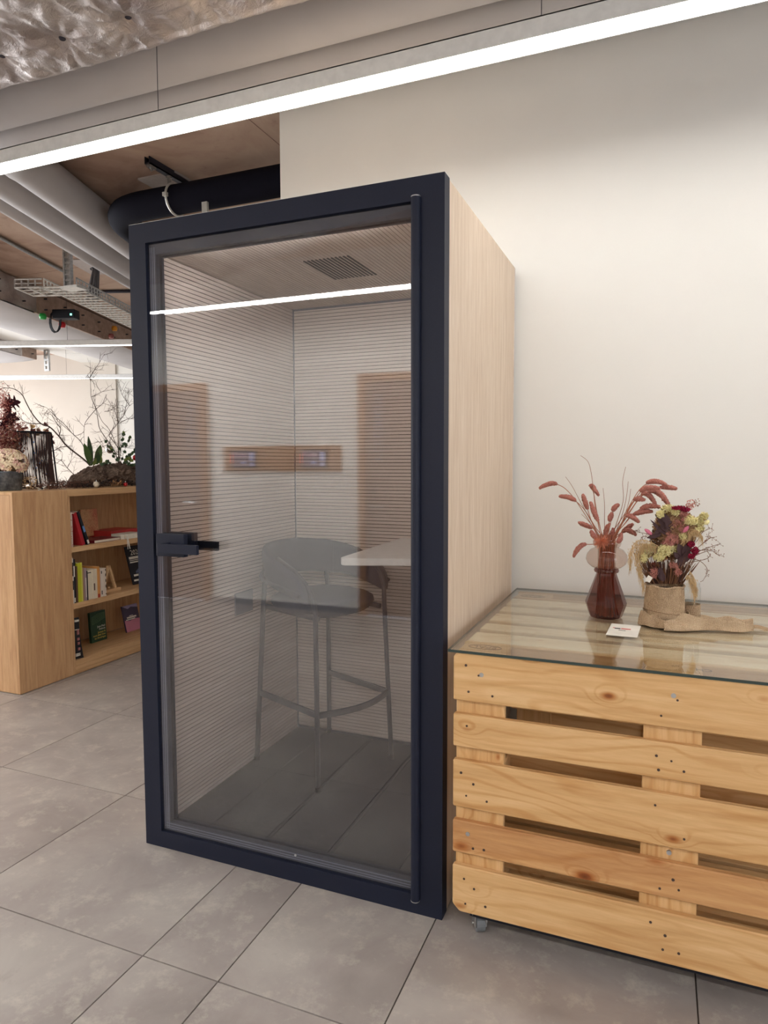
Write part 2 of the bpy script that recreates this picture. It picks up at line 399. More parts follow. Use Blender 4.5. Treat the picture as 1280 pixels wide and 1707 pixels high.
# rear doors, mirrored in the booth glass
blue = plain('pale_blue_lettering', srgb(118, 140, 172), .6)
for k, (xe, s) in enumerate(((-3.72, -1), (-2.01, 1))):
    d = struct('door_%d' % (k+1)); a, b = sorted((xe, xe+s*1.06)); y = YB
    f = MB(); f.box(a, a+.075, y, y+.035, 0, 2.265); f.box(b-.075, b, y, y+.035, 0, 2.265); f.box(a+.075, b-.075, y, y+.035, 2.19, 2.265)
    f.build('door_frame', M['oakpanel'], d)
    lf = MB().box(a+.079, b-.079, y, y+.022, .008, 2.186).build('door_leaf', M['oakdoor'], d)
    hx = xe+s*.135
    hd = MB(); hd.tube([(hx, y+.02, 1.04), (hx, y+.06, 1.04)], .009); hd.box(min(hx, hx+s*.13)-.008, max(hx, hx+s*.13), y+.052, y+.066, 1.031, 1.049)
    hd.build('door_handle', M['screw'], d)
    MB().lathe([(.026, 0), (.026, .006)], 20).build('lock_rose', M['nail'], d, loc=(hx+s*.02, y+.022, 1.185), rot=(-PI/2, 0, 0))
    lt = MB(); random.seed(3)
    z = 2.07; tx = xe+s*.20
    while z > 1.46:                                     # tall vertical lettering, too blurred to read
        h = .05; lt.box(tx-.035, tx+.035, y+.022, y+.0235, z-h, z-h+.008)
        if random.random() < .6: lt.box(tx-.035, tx+.035, y+.022, y+.0235, z-.008, z)
        lt.box(tx+.027, tx+.035, y+.022, y+.0235, z-h, z)
        if random.random() < .5: lt.box(tx-.035, tx-.027, y+.022, y+.0235, z-h, z)
        z -= .068
    lt.build('lettering', blue, d)
# oak plank with two booking tablets
pn = MB().box(-3.515, -2.197, YB, YB+.022, 1.365, 1.61).build('wall_panel', M['oakpanel'], None, bevel=.002)
tag(pn, 'long horizontal oak panel on the wall behind, between the two doors', 'panel')
scr = emit('tablet_screen', (.30, .20, .34, 1), .55); scb = emit('tablet_screen_light', (.55, .58, .95, 1), 1.2); scp = emit('tablet_screen_pink', (.8, .45, .6, 1), .9)
red = emit('red_status_light', (1, .12, .06, 1), 3.0)
for (a, b, lab) in ((-3.403, -3.127, 'black tablet screen mounted at the end of the oak panel beside the left reflected door'), (-2.605, -2.339, 'black tablet screen mounted at the other end of the oak panel nearer the stool reflection')):
    t = thing('tablet', lab, 'tablet', ((a+b)/2, YB+.022, 1.483))
    hw = (b-a)/2
    MB().box(-hw, hw, 0, .022, -.088, .088).build('housing', M['black'], t, bevel=.005)
    s = MB().box(-hw+.012, hw-.012, .0222, .0235, -.074, .074).build('screen', scr, t)
    for q in ((hw-.06, hw-.016, -.02, .065), (hw-.055, hw-.02, -.07, -.035), (-.02, .02, -.05, -.02)): MB().box(q[0], q[1], .0236, .0242, q[2], q[3]).build('screen_icon', scb, s)
    for q in ((-hw+.02, -hw+.05, .03, .07), (-.07, .05, .022, .034), (-.05, .02, .040, .052)): MB().box(q[0], q[1], .0236, .0242, q[2], q[3]).build('screen_text_bar', scp, s)
    MB().box(-hw-.008, -hw-.001, .004, .02, -.04, .05).build('status_light', red, t)

# ------------------------------------------------------------------ pipes and ducts under the ceiling
def arc(c, a0, a1, r, z0, z1, n=8):
    return [(c[0]+r*math.cos(a0+(a1-a0)*i/n), c[1]+r*math.sin(a0+(a1-a0)*i/n), z0+(z1-z0)*i/n) for i in range(n+1)]
def bentduct(p1, p2, pc, r, name, mat, label, cat='duct', n=28, rad=.35):
    """straight from p1 to the corner pc, a swept bend, straight on to p2"""
    p1, p2, pc = Vector(p1), Vector(p2), Vector(pc); a = (p1-pc).normalized(); b = Vector((p2.x-pc.x, p2.y-pc.y, 0)).normalized()
    s = pc+a*rad; e = pc+b*rad; e.z = p2.z
    pts = [p1]+[s*(1-t)**2+pc*2*t*(1-t)+e*t*t for t in [i/8 for i in range(9)]]+[p2]
    o = MB().tube(pts, r, n).build(name, mat, None, smooth=True); tag(o, label, cat); return o
def isect(Y, w):          # where line Y=const meets diagonal line w
    p0 = Vector((CX, CY))+NV.xy*w; t = (Y-p0.y)/DV.y; return p0.x+DV.x*t
xa = isect(.56, 2.726); bentduct((4.5, .56, 3.242), TW(11.9, 2.726, 3.30), (xa, .56, 3.242), .128, 'round_duct', M['duct'], 'thick grey round duct running just beside the crumpled foil duct')
xb = isect(.86, 2.43); bentduct((4.5, .86, 3.236), TW(11.9, 2.43, 3.28), (xb, .86, 3.236), .127, 'round_duct', M['duct'], 'second grey round duct, lying between the foil-side duct and the wall above the booth')
o = MB().tube([TW(2.9, 2.975, 3.304), TW(11.9, 2.975, 3.304)], .08, 20).build('round_duct', M['duct'], None, smooth=True)
tag(o, 'thinnest of the three grey round ducts at left, nearest the cable tray', 'duct')
# crumpled foil lagged duct
pins = [(-4.2+.305*i, .0) for i in range(26)]+[(-4.05+.305*i, -.235) for i in range(26)]+[(-4.2+.305*i, -.47) for i in range(26)]+[(-4.05+.305*i, -.70) for i in range(26)]+[(-4.2+.5*i, -1.2) for i in range(15)]+[(-4.0+.5*i, -1.7) for i in range(15)]+[(-4.2+.5*i, -2.2) for i in range(6)]
def foil_h(x, y):
    h = .016*noise.noise(Vector((x*3, y*5, 1)))+.013*abs(noise.noise(Vector((x*11, y*7, 5))))+.006*abs(noise.noise(Vector((x*31, y*22, 8))))
    for px, py in pins:
        dx, dy = x-px, y-py; d = math.hypot(dx, dy)
        if d < .17:
            an = math.atan2(dy, dx)
            k = (1-d/.17)
            h += .026*k*k-.020*k*(1-k)*4*.6*abs(noise.noise(Vector((math.cos(an)*3.1+px*7, math.sin(an)*3.1+py*5, d*5))))*1.9
    return h
def foil_duct():
    x0, x1, y1, z0, z1 = -4.3, 3.6,   .15, 2.968, 3.36; y0 = -1.95
    key = [(-4.3, -2.72), (-3.5, -2.75), (-3.0, -2.93), (-2.3, -2.62), (-1.8, -2.4), (-1.4, -2.12), (-.8, -2.0), (3.6, -1.9)]
    def yn(x):
        for (a, b), (c, d) in zip(key, key[1:]):
            if x <= c: return b+(d-b)*(x-a)/(c-a)
        return key[-1][1]
    mb = MB()
    def under(u, v):
        x = x0+(x1-x0)*u; v = 1-(1-v)**1.35; y = yn(x)+(y1-yn(x))*v
        e = min(v, 1-v)*(y1-yn(x)); r = max(0, .02-e); dz = .02-math.sqrt(max(0, .02**2-r*r)) if r > 0 else 0
        yy = y+(.018*noise.noise(Vector((x*1.3, 3, 0))) if v > .5 else 0)
        return (x, yy, z0+dz+foil_h(x, y)*(1 if e > .03 else .5))
    mb.grid(under, 620, 130)
    mb.grid(lambda u, v: (x0+(x1-x0)*u, y1+.018*noise.noise(Vector(((x0+(x1-x0)*u)*1.3, 3, 0)))+.006*noise.noise(Vector((u*60, v*6, 2))), z0+.02+(z1-z0-.02)*v), 200, 8)
    mb.grid(lambda u, v: (x0+(x1-x0)*u, yn(x0+(x1-x0)*u), z1-(z1-z0-.02)*v), 160, 4)
    mb.box(x0, x1, -1.9, y1-.02, z1-.02, z1)
    return mb
fd = thing('foil_duct', 'wide crumpled silver foil duct with pin dimples across the top of the view', 'duct', (0, 0, 2.968))
foil_duct().build('foil_skin', M['foil'], fd, smooth=True, loc=(0, 0, -2.968))
pm = MB(); pm.lathe([(.010, -.006), (.0125, -.002), (.0125, .004)], 12)
pm0 = None
for i, (px, py) in enumerate(pins):
    if not (-3.2 < px < 1.9): continue
    if pm0 is None: ob = pm.build('pin', M['darksteel'], fd); pm0 = ob.data
    else: ob = bpy.data.objects.new('pin', pm0); COL.objects.link(ob); ob.parent = fd
    ob.location = (px, py, foil_h(px, py)-.001)

# black lagged pipe above the booth with its hanger
pz = 3.195
pe = TW(11, 1.83, pz)
xp_ = -3.32
bp = thing('black_pipe', 'fat black foam-lagged pipe behind the top of the booth', 'pipe', (0, 0, 0))
cx0 = isect(1.83, 2.13); 
pts = [Vector((3.0, 1.83, pz))]; pc = Vector((-3.0, 1.83, pz)); e_ = pc+DV*.30; s_ = Vector((-2.70, 1.83, pz))
pts += [s_*(1-t)**2+pc*2*t*(1-t)+e_*t*t for t in [i/8 for i in range(9)]]+[pc+DV*7]
MB().tube(pts, .093, 28).build('lagging', M['blacktube'], bp, smooth=True)
cl = MB(); cl.tube([(-2.43, 1.83+.1*math.cos(a), pz+.1*math.sin(a)) for a in [2*PI*i/24 for i in range(25)]], .008, 6, flat=1)
cl.box(-2.445, -2.415, 1.715, 1.74, pz-.012, pz+.012)
cl.build('pipe_clamp', M['steelwhite'], bp, smooth=False)
MB().box(-2.17, -2.13, 1.76, 1.78, pz-.150, pz-.075).build('pipe_support', M['steelwhite'], bp)
st = thing('strut_rail', 'dark steel strut rail bolted to the ceiling above the black pipe', 'rail', (0, 0, 0))
m_ = MB(); m_.box(-2.50, -2.46, 1.62, 2.25, ZC-.045, ZC-.038); m_.box(-2.50, -2.495, 1.62, 2.25, ZC-.045, ZC); m_.box(-2.465, -2.46, 1.62, 2.25, ZC-.045, ZC); m_.build('channel', M['darksteel'], st)
m_ = MB(); m_.tube([(-2.48, 1.83, ZC-.04), (-2.48, 1.83, pz+.095)], .012, 8); m_.tube([(-2.48, 1.83, ZC-.06), (-2.48, 1.83, ZC-.04)], .02, 6); m_.build('threaded_rod', M['steel'], st)
m_ = MB(); m_.tube([(-2.48, 1.66, ZC-.075), (-2.48, 1.66, ZC-.03)], .009, 6); m_.box(-2.495, -2.465, 1.63, 1.69, ZC-.06, ZC-.045); m_.build('bolt', M['steel'], st)

# rectangular lagged ducts of the far part
def box_duct(w0, w1, z0, z1, ta, tb, lab, tf):
    t = thing('rectangular_duct', lab, 'duct')
    mb = MB()
    def side(u, v):
        tt = ta+(tf-ta)*u; zz = z0+(z1-z0)*v
        dn = .02*noise.noise(Vector((tt*5, zz*6, 2)))+.010*abs(noise.noise(Vector((tt*20, zz*18, 4))))
        return TW(tt, w0-dn, zz)
    mb.grid(side, 220, 16); mb.build('foil_side', M['foil'], t, smooth=True)
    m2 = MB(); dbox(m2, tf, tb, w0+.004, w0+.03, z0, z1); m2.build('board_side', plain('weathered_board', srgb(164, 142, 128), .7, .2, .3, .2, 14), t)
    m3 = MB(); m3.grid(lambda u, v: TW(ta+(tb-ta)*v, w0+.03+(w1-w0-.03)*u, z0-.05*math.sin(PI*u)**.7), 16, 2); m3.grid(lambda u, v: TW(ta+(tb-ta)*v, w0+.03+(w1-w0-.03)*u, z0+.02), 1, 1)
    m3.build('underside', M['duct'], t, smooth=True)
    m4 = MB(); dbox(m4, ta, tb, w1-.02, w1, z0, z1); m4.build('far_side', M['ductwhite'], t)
    sc_ = MB()
    k = ta+.4
    while k < min(tb, 12):
        for zz in (z0+.07, z1-.09): sc_.tube([TW(k, w0-.03, zz), TW(k, w0+.03, zz)], .008, 8)
        k += .42
    sc_.build('fixing_pins', M['darksteel'], t)['kind'] = 'stuff'
    return t
box_duct(4.25, 5.15, 3.10, 3.38, 2.5, 11.9, 'foil-sided rectangular duct with white underside, just beyond the cable tray', 7.35)
box_duct(6.15, 7.5, 3.10, 3.38, 2.5, 10.6, 'farther foil-sided rectangular duct, seen between the two distant lamps', 10.2)
# junction hardware on the first duct
jb = thing('junction_box', 'black junction box with looped cable hanging beside the duct', 'box', TW(7.6, 4.05, 3.08)[:], DA)
MB().box(-.13, .13, -.06, .06, 0, .1).build('housing', M['blackmatte'], jb, bevel=.006)
lp = MB(); 
for k in range(3): lp.tube([(-.1-.02*k, .02*k, .04)]+[(-.12-.02*k+.06*math.cos(a), .02*k, -.02+.12*math.sin(a)) for a in [PI*.6+i*.45 for i in range(12)]], .006, 6)
lp.build('cable_loop', M['blackmatte'], jb, smooth=True)
MB().box(.08, .10, -.064, -.06, .03, .05).build('green_led', emit('green_led', (.2, 1, .6, 1), 4), jb)
for (t_, w_, z_, c, nm) in ((7.35, 4.21, 3.03, (.02, .35, .06, 1), 'green'), (7.75, 4.21, 3.02, (.6, .02, .03, 1), 'red'), (9.1, 4.21, 3.24, (.8, .35, .03, 1), 'orange'), (9.0, 4.21, 3.12, (.35, .12, .11, 1), 'brownish')):
    o = MB().lathe([(.03, -.03), (.04, 0), (.03, .03)], 14).build('cable_tag', plain(nm+'_plastic', c, .4), None, smooth=True, loc=TW(t_, w_-.03, z_+.03)[:])
    tag(o, nm+' plastic tag fixed to the side of the duct below the cable tray', 'tag')
# cable trays
def tray(name, lab, a, b, wv, h=.075):
    t = thing(name, lab, 'cable tray'); a, b, wv = Vector(a), Vector(b), Vector(wv); L = (b-a).length; d = (b-a)/L
    for off, nm in ((0, 'side_rail'), (1, 'side_rail')):
        m = MB(); o_ = a+wv*off; n = max(2, int(L/.055))
        for k in range(n):                       # slotted rail: top and bottom flange with webs
            p = o_+d*(L*k/n); m.tube([p+Vector((0, 0, .01)), p+Vector((0, 0, h-.01))], .009, 4)
        for zz, r in ((.004, .010), (h, .008), (h*.5, .005)): m.tube([o_+Vector((0, 0, zz)), b+wv*off+Vector((0, 0, zz))], r, 6)
        m.build(nm, M['steelwhite'] if off == 1 else M['steel'], t)
    n = max(2, int(L/.10)); m0 = None
    for k in range(n+1):
        m = MB().tube([(0, 0, 0), tuple(wv)], .008, 6)
        if m0 is None: o = m.build('rung', M['steelwhite'], t); m0 = o.data
        else: o = bpy.data.objects.new('rung', m0); COL.objects.link(o); o.parent = t
        o.location = a+d*(L*k/n)
    for q in (.33, .66):
        MB().tube([a+wv*q+Vector((0, 0, .002)), b+wv*q+Vector((0, 0, .002))], .005, 6).build('floor_wire', M['steelwhite'], t)
    return t
zt = 3.02
tray('cable_tray', 'galvanised cable tray running away towards the back of the room', TW(6.0, 3.09, zt), TW(11.9, 3.09, zt), NV*.30)
tray('cable_tray', 'short cross piece of cable tray reaching towards the foil-sided duct', TW(6.0, 3.66, zt), TW(6.0, 3.41, zt), DV*.3)
hg = thing('tray_hanger', 'slotted upright steel strut carrying the near end of the cable tray', 'bracket')
m_ = MB(); c_ = TW(5.93, 3.13, 0)
for dx in (-.035, .035): m_.box(c_.x+dx-.008, c_.x+dx+.008, c_.y-.012, c_.y+.02, zt-.02, ZC)
for k in range(8): m_.box(c_.x-.03, c_.x+.03, c_.y-.006, c_.y+.002, zt-.02+k*.05, zt-.02+k*.05+.018)
m_.box(c_.x-.03, c_.x+.03, c_.y+.004, c_.y+.012, zt-.02, ZC); m_.build('slotted_channel', M['steel'], hg)
hb = MB().box(c_.x-.07, c_.x+.12, c_.y-.02, c_.y+.1, zt-.035, zt-.012); hb.build('foot_bracket', M['steelwhite'], hg)
h2 = thing('tray_hanger', 'slotted bracket on the end of the farther duct, between the distant lamps', 'bracket')
m_ = MB(); c_ = TW(10.6, 6.0, 0); m_.box(c_.x-.05, c_.x-.025, c_.y, c_.y+.03, 2.92, ZC); m_.box(c_.x+.025, c_.x+.05, c_.y, c_.y+.03, 2.92, ZC)
for k in range(6): m_.box(c_.x-.025, c_.x+.025, c_.y, c_.y+.02, 2.92+k*.08, 2.95+k*.08)
m_.build('slotted_channel', M['steel'], h2)
for (t_, w_, lab) in ((6.6, 3.2, 'cable bundle tied upright beside the tray hanger'), (8.6, 3.3, 'cable bundle tied upright at the distant end of the tray')):
    c = thing('cable_bundle', lab, 'cables')
    m_ = MB()
    for k in range(7):
        a = k*.9; m_.tube([TW(t_+.02*math.cos(a), w_+.022*math.sin(a), ZC), TW(t_+.03*math.cos(a), w_+.02*math.sin(a), 3.33), TW(t_+.05*math.cos(a), w_+.05+.05*math.sin(a), zt+.02)], .013, 6)
    m_.build('cables', plain('grey_cable', (.10, .095, .10, 1), .5), c, smooth=True)
    MB().tube([TW(t_+.05*math.cos(a), w_+.05*math.sin(a), 3.34) for a in [2*PI*i/12 for i in range(13)]], .006, 5).build('tie', M['blackmatte'], c)
o = MB().tube([TW(4.0, 3.625, ZC-.02), TW(6.76, 3.625, ZC-.02)], .017, 10).build('conduit', M['steel'], None, smooth=True); tag(o, 'straight metal conduit fixed to the bare concrete ceiling at left', 'conduit')
o = MB().tube([TW(7.6, 2.9, ZC-.02), TW(7.6, 3.9, ZC-.02)], .018, 10).build('conduit', M['darksteel'], None, smooth=True); tag(o, 'dark crosswise conduit on the ceiling behind the cable tray', 'conduit')
# white drop soffits at the far end
so = struct('trim_1'); m_ = MB(); dbox(m_, 8.9, 12, 4.5, 6.15, 3.26, 3.40); dbox(m_, 11.0, 12.3, 3.0, 5.9, 3.25, 3.4); m_.build('soffit', M['wall'], so)

# ------------------------------------------------------------------ linear lamps
def lamp(lab, a, b, wires, mat, w=.095, h=.06, z=2.8):
    a, b = Vector(a), Vector(b); L = (b-a).length; ang = math.atan2((b-a).y, (b-a).x)
    t = thing('linear_lamp', lab, 'lamp', (a.x, a.y, z), ang, 'suspended white linear lamps')
    m = MB(); m.box(0, L, 0, .004, 0, h); m.box(0, L, w-.004, w, 0, h); m.box(0, L, 0, w, h-.004, h); m.box(0, .004, 0, w, 0, h); m.box(L-.004, L, 0, w, 0, h)
    m.build('housing', M['lampbody'], t)
    MB().box(.004, L-.004, .004, w-.004, .002, .008).build('diffuser', mat, t)
    for x in wires:
        MB().tube([(x, w/2, h), (x, w/2, ZC-z)], .0014, 6).build('wire', M['darksteel'], t)
        MB().tube([(x, w/2, h), (x, w/2, h+.014)], .005, 8).build('wire_grip', M['steel'], t)
    return t
lamp('long white lamp hanging just in front of and above the booth', (-3.4, .325, 0), (3.4, .325, 0), (.5, 2.06, 3.61, 5.2, 6.5), M['lamp'])
lamp('long white lamp near the rear wall, mirrored as a line in the booth glass', (-6.4, -3.06, 0), (1.6, -3.06, 0), (1, 3, 5, 7), M['lamp_rear'])
def dl(t_): return TW(t_, -.2, 0), TW(t_, 8.3, 0)
a, b = dl(7.66); lamp('nearer of the two distant lamps, level with the end of the cable tray', b, a, (.6, 2.6, 4.2, 6), M['lamp_far'])
a, b = dl(10.6); lamp('farther of the two distant lamps, in front of the cream wall', b, a, (.6, 2.6, 4.2, 6), M['lamp_far'])
lamp('long white lamp added out of view to brighten the open floor on the left', (-8.2, -1.36, 0), (-2.7, -1.36, 0), (.6, 2.8, 5), M['lamp_added'])  # unseen lamp, added to lift the left floor
a, b = TW(4.7, 4.2, 0), TW(4.7, 8.4, 0); lamp('lamp over the reading area beyond the left edge of the view', b, a, (.6, 3.4), M['lamp_far'])

# ------------------------------------------------------------------ phone booth
BW, BD, BH = 1.175, 1.045, 2.289
bo = thing('phone_booth', 'tall acoustic phone booth with black steel front, glass door and pale veneer sides', 'booth')
fr = MB()
for (x0, x1, z0, z1) in ((-BW, -BW+.073, 0, BH), (-.072, 0, 0, BH), (-BW+.073, -.072, 0, .062), (-BW+.073, -.072, BH-.069, BH)):
    fr.box(x0, x1, 0, .05, z0, z1)
fr.build('front_frame', M['black'], bo)
lipm = MB(); lipm.box(-BW, 0, .002, .05, BH, BH+.002); lipm.build('frame_top_highlight', M['white'], bo)  # thin white strip stands in for the highlight on the top edge
MB().box(-.030, -.001, .008, BD-.004, .004, BH-.004).build('side_panel', M['veneer'], bo)
for o in bo.children:
    pass
MB().box(-.022, .0, BD-.012, BD, .004, BH-.006).build('rear_edge_trim', M['panel'], bo)
MB().box(-BW+.001, -BW+.03, .051, BD, .004, BH-.004).build('side_panel', M['veneer'], bo)
MB().box(-BW+.03, -.031, BD-.014, BD, .004, BH-.004).build('rear_panel', M['veneer'], bo)
MB().box(-BW+.03, -.031, .051, BD-.014, BH-.02, BH-.004).build('roof_panel', M['veneer'], bo)
XI0, XI1, YI, ZI0, ZI1 = -1.093, -.092, 1.022, .092, 2.195
MB().box(-BW+.03, -.031, .051, BD-.014, .004, ZI0-.012).build('booth_base', M['blackmatte'], bo)
P_ = .0163; G_ = .0032
def grooved(length, count, d=.007):
    """sheet in local x (length) / y (courses), grooves cut 5 mm deep; front is +z"""
    m = MB()
    for k in range(count):
        y0 = k*P_; b = len(m.v)
        prof = [(y0, d), (y0+P_-G_, d), (y0+P_-G_, .0012), (y0+P_, .0012), (y0+P_, d)]
        for (y, z) in prof: m.v += [(0, y, z), (length, y, z)]
        for i in (0, 1, 3): m.f.append((b+2*i, b+2*i+1, b+2*i+3, b+2*i+2))
    m.box(0, length, 0, count*P_, -.004, 0)
    return m
def frame_mat(o, ex, ey, ez, org):
    o.matrix_local = Matrix(((ex[0], ey[0], ez[0], org[0]), (ex[1], ey[1], ez[1], org[1]), (ex[2], ey[2], ez[2], org[2]), (0, 0, 0, 1)))
nz = int((ZI1-ZI0)/P_)
def put(name, L, n, ex, ey, ez, org):
    o = grooved(L, n).build(name, M['panel'], bo); frame_mat(o, ex, ey, ez, org); o['kind'] = 'stuff'
    c = MB().box(0, L, 0, n*P_, -.0035, .0011).build('groove_backing', M['groove'], bo); frame_mat(c, ex, ey, ez, org)
put('grooved_rear_lining', XI1-XI0-.012, nz, (1, 0, 0), (0, 0, 1), (0, -1, 0), (XI0+.012, YI, ZI0))
put('grooved_side_lining', YI-.06, nz, (0, 1, 0), (0, 0, 1), (1, 0, 0), (XI0, .055, ZI0))
put('grooved_side_lining', YI-.06, nz, (0, -1, 0), (0, 0, 1), (-1, 0, 0), (XI1, YI-.005, ZI0))
put('grooved_ceiling_lining', YI-.06, int((XI1-XI0)/P_)-1, (0, 1, 0), (1, 0, 0), (0, 0, -1), (XI0+.008, .055, ZI1+.007))
tr = MB(); tr.box(XI0+.002, XI0+.012, YI-.012, YI+.006, ZI0, ZI1); tr.box(XI0, XI1, YI-.008, YI+.006, ZI1-.010, ZI1+.002); tr.build('corner_trim', plain('grey_corner_trim', srgb(96, 96, 106), .6), bo)
MB().box(XI0, XI1, YI-.010, YI-.002, ZI0-.002, ZI0+.012).build('floor_trim', M['darktrim'], bo)
vt = MB()
for k in range(12):
    x = -.655+k*P_; vt.box(x+.003, x+.011, .33+.0*k, .60, ZI1-.0022, ZI1+.0015)
vt.build('ceiling_vent_slots', M['groove'], bo)
ls = MB().box(-.95, -.22, .0535, .0600, 2.187, 2.197).build('added_light_strip', emit('added_booth_strip', (1.0, .97, .94, 1), 75.0), bo)  # glowing strip added to brighten the booth interior
MB().box(-.96, -.21, .0525, .062, 2.1975, 2.201).build('added_strip_holder', M['black'], bo)
# carpet tiles inside
cm = {}
cxs = [XI0+.002, -.92, -.67, -.42, -.17, XI1-.002]; cys = [.052, .55, YI-.01]
for i in range(5):
    for j in range(2):
        MB().box(cxs[i]+.0015, cxs[i+1]-.0015, cys[j]+.0006, cys[j+1]-.0006, ZI0-.012, ZI0).build('carpet_tile', M['carpet'], bo, bevel=.0025, seg=1)
# wall-fixed table
tbm = MB()
pts = [(XI1-.002, .415), (XI1-.002, YI-.012), (-.510, YI-.012), (-.500, .345)]
c0 = Vector((-.498, .297)); 
pts = [(XI1-.008, .42), (XI1-.008, YI-.012), (-.515, YI-.012), (-.5, .335), (-.497, .316), (-.488, .304), (-.475, .300), (-.455, .304)]
tbm.prism([(x, y) for x, y in pts], 1.062, 1.090)
tbm.build('table_top', M['white'], bo, bevel=.003)
br = MB(); br.box(XI1-.20, XI1-.008, .62, .66, 1.03, 1.062); br.box(XI1-.035, XI1-.008, .62, .66, .86, 1.06); br.build('table_bracket', M['black'], bo)
MB().box(XI0+.0075, XI0+.014, .475, .610, .782, .880).build('socket_plate', plain('grey_socket', srgb(104, 106, 118), .5), bo, bevel=.002)
# door
dr = bpy.data.objects.new('door', None); COL.objects.link(dr); dr.parent = bo
X0, X1, Z0, Z1 = -1.099, -.074, .066, 2.216
MB().box(X0, X1, .008, .014, Z0, Z1).build('outer_pane', M['doorglass'], dr)
MB().box(X0+.02, X1-.02, .034, .040, Z0+.02, Z1-.02).build('inner_pane', M['doorglass'], dr)
m_ = MB()
for (a, b, c, d_) in ((X0, X0+.030, Z0, Z1), (X1-.030, X1, Z0, Z1), (X0+.03, X1-.03, Z0, Z0+.032), (X0+.03, X1-.03, Z1-.036, Z1)):
    m_.box(a, b, .0145, .0335, c, d_)
m_.build('spacer_frame', M['darktrim'], dr)
m_ = MB()
for (a, b, c, d_) in ((X0, X0+.034, Z0, Z1), (X1-.034, X1, Z0, Z1), (X0+.034, X1-.034, Z0, Z0+.034), (X0+.034, X1-.034, Z1-.04, Z1)):
    m_.box(a, b, .0405, .052, c, d_)
m_.build('inner_door_frame', M['black'], dr)
sl_ = MB()
for k, x in enumerate((X0+.004, X0+.012, X0+.021)): sl_.box(x, x+.003, .0142, .0146, Z0+.01, Z1-.01)
for k, z in enumerate((Z0+.006, Z0+.014, Z0+.024)): sl_.box(X0+.01, X1-.03, .0142, .0146, z, z+.0025)
sl_.build('seal_lines', plain('pale_seal_line', srgb(110, 116, 134), .4), dr)
hb = MB(); hb.tube([(-.0865, -.008, .052), (-.0865, -.008, 2.226)], .0145, 16); hb.box(-.101, -.072, -.006, .008, .052, 2.226)
hb.build('hinge_profile', M['black'], dr)
m_ = MB(); m_.tube([(-.0865, -.008, 2.226), (-.0865, -.008, 2.229)], .0148, 16); m_.tube([(-.0865, -.008, .049), (-.0865, -.008, .052)], .0148, 16); m_.build('hinge_cap', M['screw'], dr)
MB().box(-1.078, -.955, -.014, .008, 1.109, 1.190).build('handle_plate', M['black'], dr, bevel=.0015)
m_ = MB(); m_.box(-1.037, -1.013, -.050, -.014, 1.127, 1.160); m_.box(-1.037, -.867, -.058, -.044, 1.127, 1.160); m_.build('lever', M['black'], dr, bevel=.0012)
MB().box(-1.070, -.95, .040, .058, 1.112, 1.192).build('inner_handle_plate', M['black'], dr)
m_ = MB(); m_.box(-1.04, -1.01, .058, .095, 1.124, 1.157); m_.box(-1.04, -.885, .083, .097, 1.124, 1.157); m_.build('inner_lever', M['blackmatte'], dr)
MB().lathe([(.004, 0), (.004, .003)], 10).build('door_stud', M['screw'], dr, loc=(-.53, .008, .092), rot=(PI/2, 0, 0))

# ------------------------------------------------------------------ bar stool in the booth
so_ = thing('bar_stool', 'charcoal upholstered bar stool with curved low back inside the booth', 'stool', (-.785, .722, ZI0), math.radians(-22.5))
FZ = .315; SZ = .755
def leg_pts(sx, sy):
    f_ = .217; 
    if sx > 0:   # front leg runs on up into the arm
        return [(sx*f_, sy*f_, 0), (sx*.190, sy*.200, SZ-.02), (sx*.182, sy*.207, SZ+.05), (sx*.150, sy*.217, SZ+.10), (sx*.09, sy*.226, SZ+.145), (-.02, sy*.232, SZ+.19)]
    return [(sx*f_, sy*f_, 0), (sx*.185, sy*.190, SZ-.02), (sx*.185, sy*.182, SZ+.06), (sx*.192, sy*.175, SZ+.12), (sx*.200, sy*.168, SZ+.19)]
for sx in (1, -1):
    for sy in (1, -1):
        MB().tube(leg_pts(sx, sy), .0105, 10).build('leg', M['stoolmetal'], so_, smooth=True)
        MB().lathe([(.012, 0), (.013, .02)], 12, c=(sx*.217, sy*.217, 0)).build('foot_cap', M['blackmatte'], so_)
def legat(sx, sy, z):
    k = z/(SZ-.02); e = (.190, .200) if sx > 0 else (.185, .190); return Vector((sx*(.217+(e[0]-.217)*k), sy*(.217+(e[1]-.217)*k), z))
for sy in (1, -1):
    a, b = legat(-1, sy, FZ), legat(1, sy, FZ); MB().box(a.x, b.x, a.y-.006, a.y+.006, FZ-.012, FZ+.012).build('footrest_bar', M['stoolmetal'], so_)
a, b = legat(1, -1, FZ), legat(1, 1, FZ)
m_ = MB(); cp = [(a.x+.055*math.sin(PI*i/12), a.y+(b.y-a.y)*i/12, FZ) for i in range(13)]
for i in range(12):
    p, q = Vector(cp[i]), Vector(cp[i+1]); n_ = Vector((q.y-p.y, -(q.x-p.x), 0)).normalized()*.006
    m_.prism([(p+n_).xy[:], (q+n_).xy[:], (q-n_).xy[:], (p-n_).xy[:]], FZ-.012, FZ+.012)
m_.build('curved_footrest', M['stoolmetal'], so_)
m_ = MB()
for sy in (1, -1): m_.box(-.185, .185, sy*.18-.008, sy*.18+.008, SZ-.055, SZ-.035)
m_.build('seat_rail', M['stoolmetal'], so_)
def sq(a, r, e=.72): 
    c, s = math.cos(a), math.sin(a); return (r*math.copysign(abs(c)**e, c), r*math.copysign(abs(s)**e, s))
m_ = MB(); ring = []
prof = [(.12, -.05), (.175, -.048), (.200, -.03), (.212, -.008), (.208, .012), (.185, .026), (.12, .034), (.05, .037), (.004, .038)]
n = 40
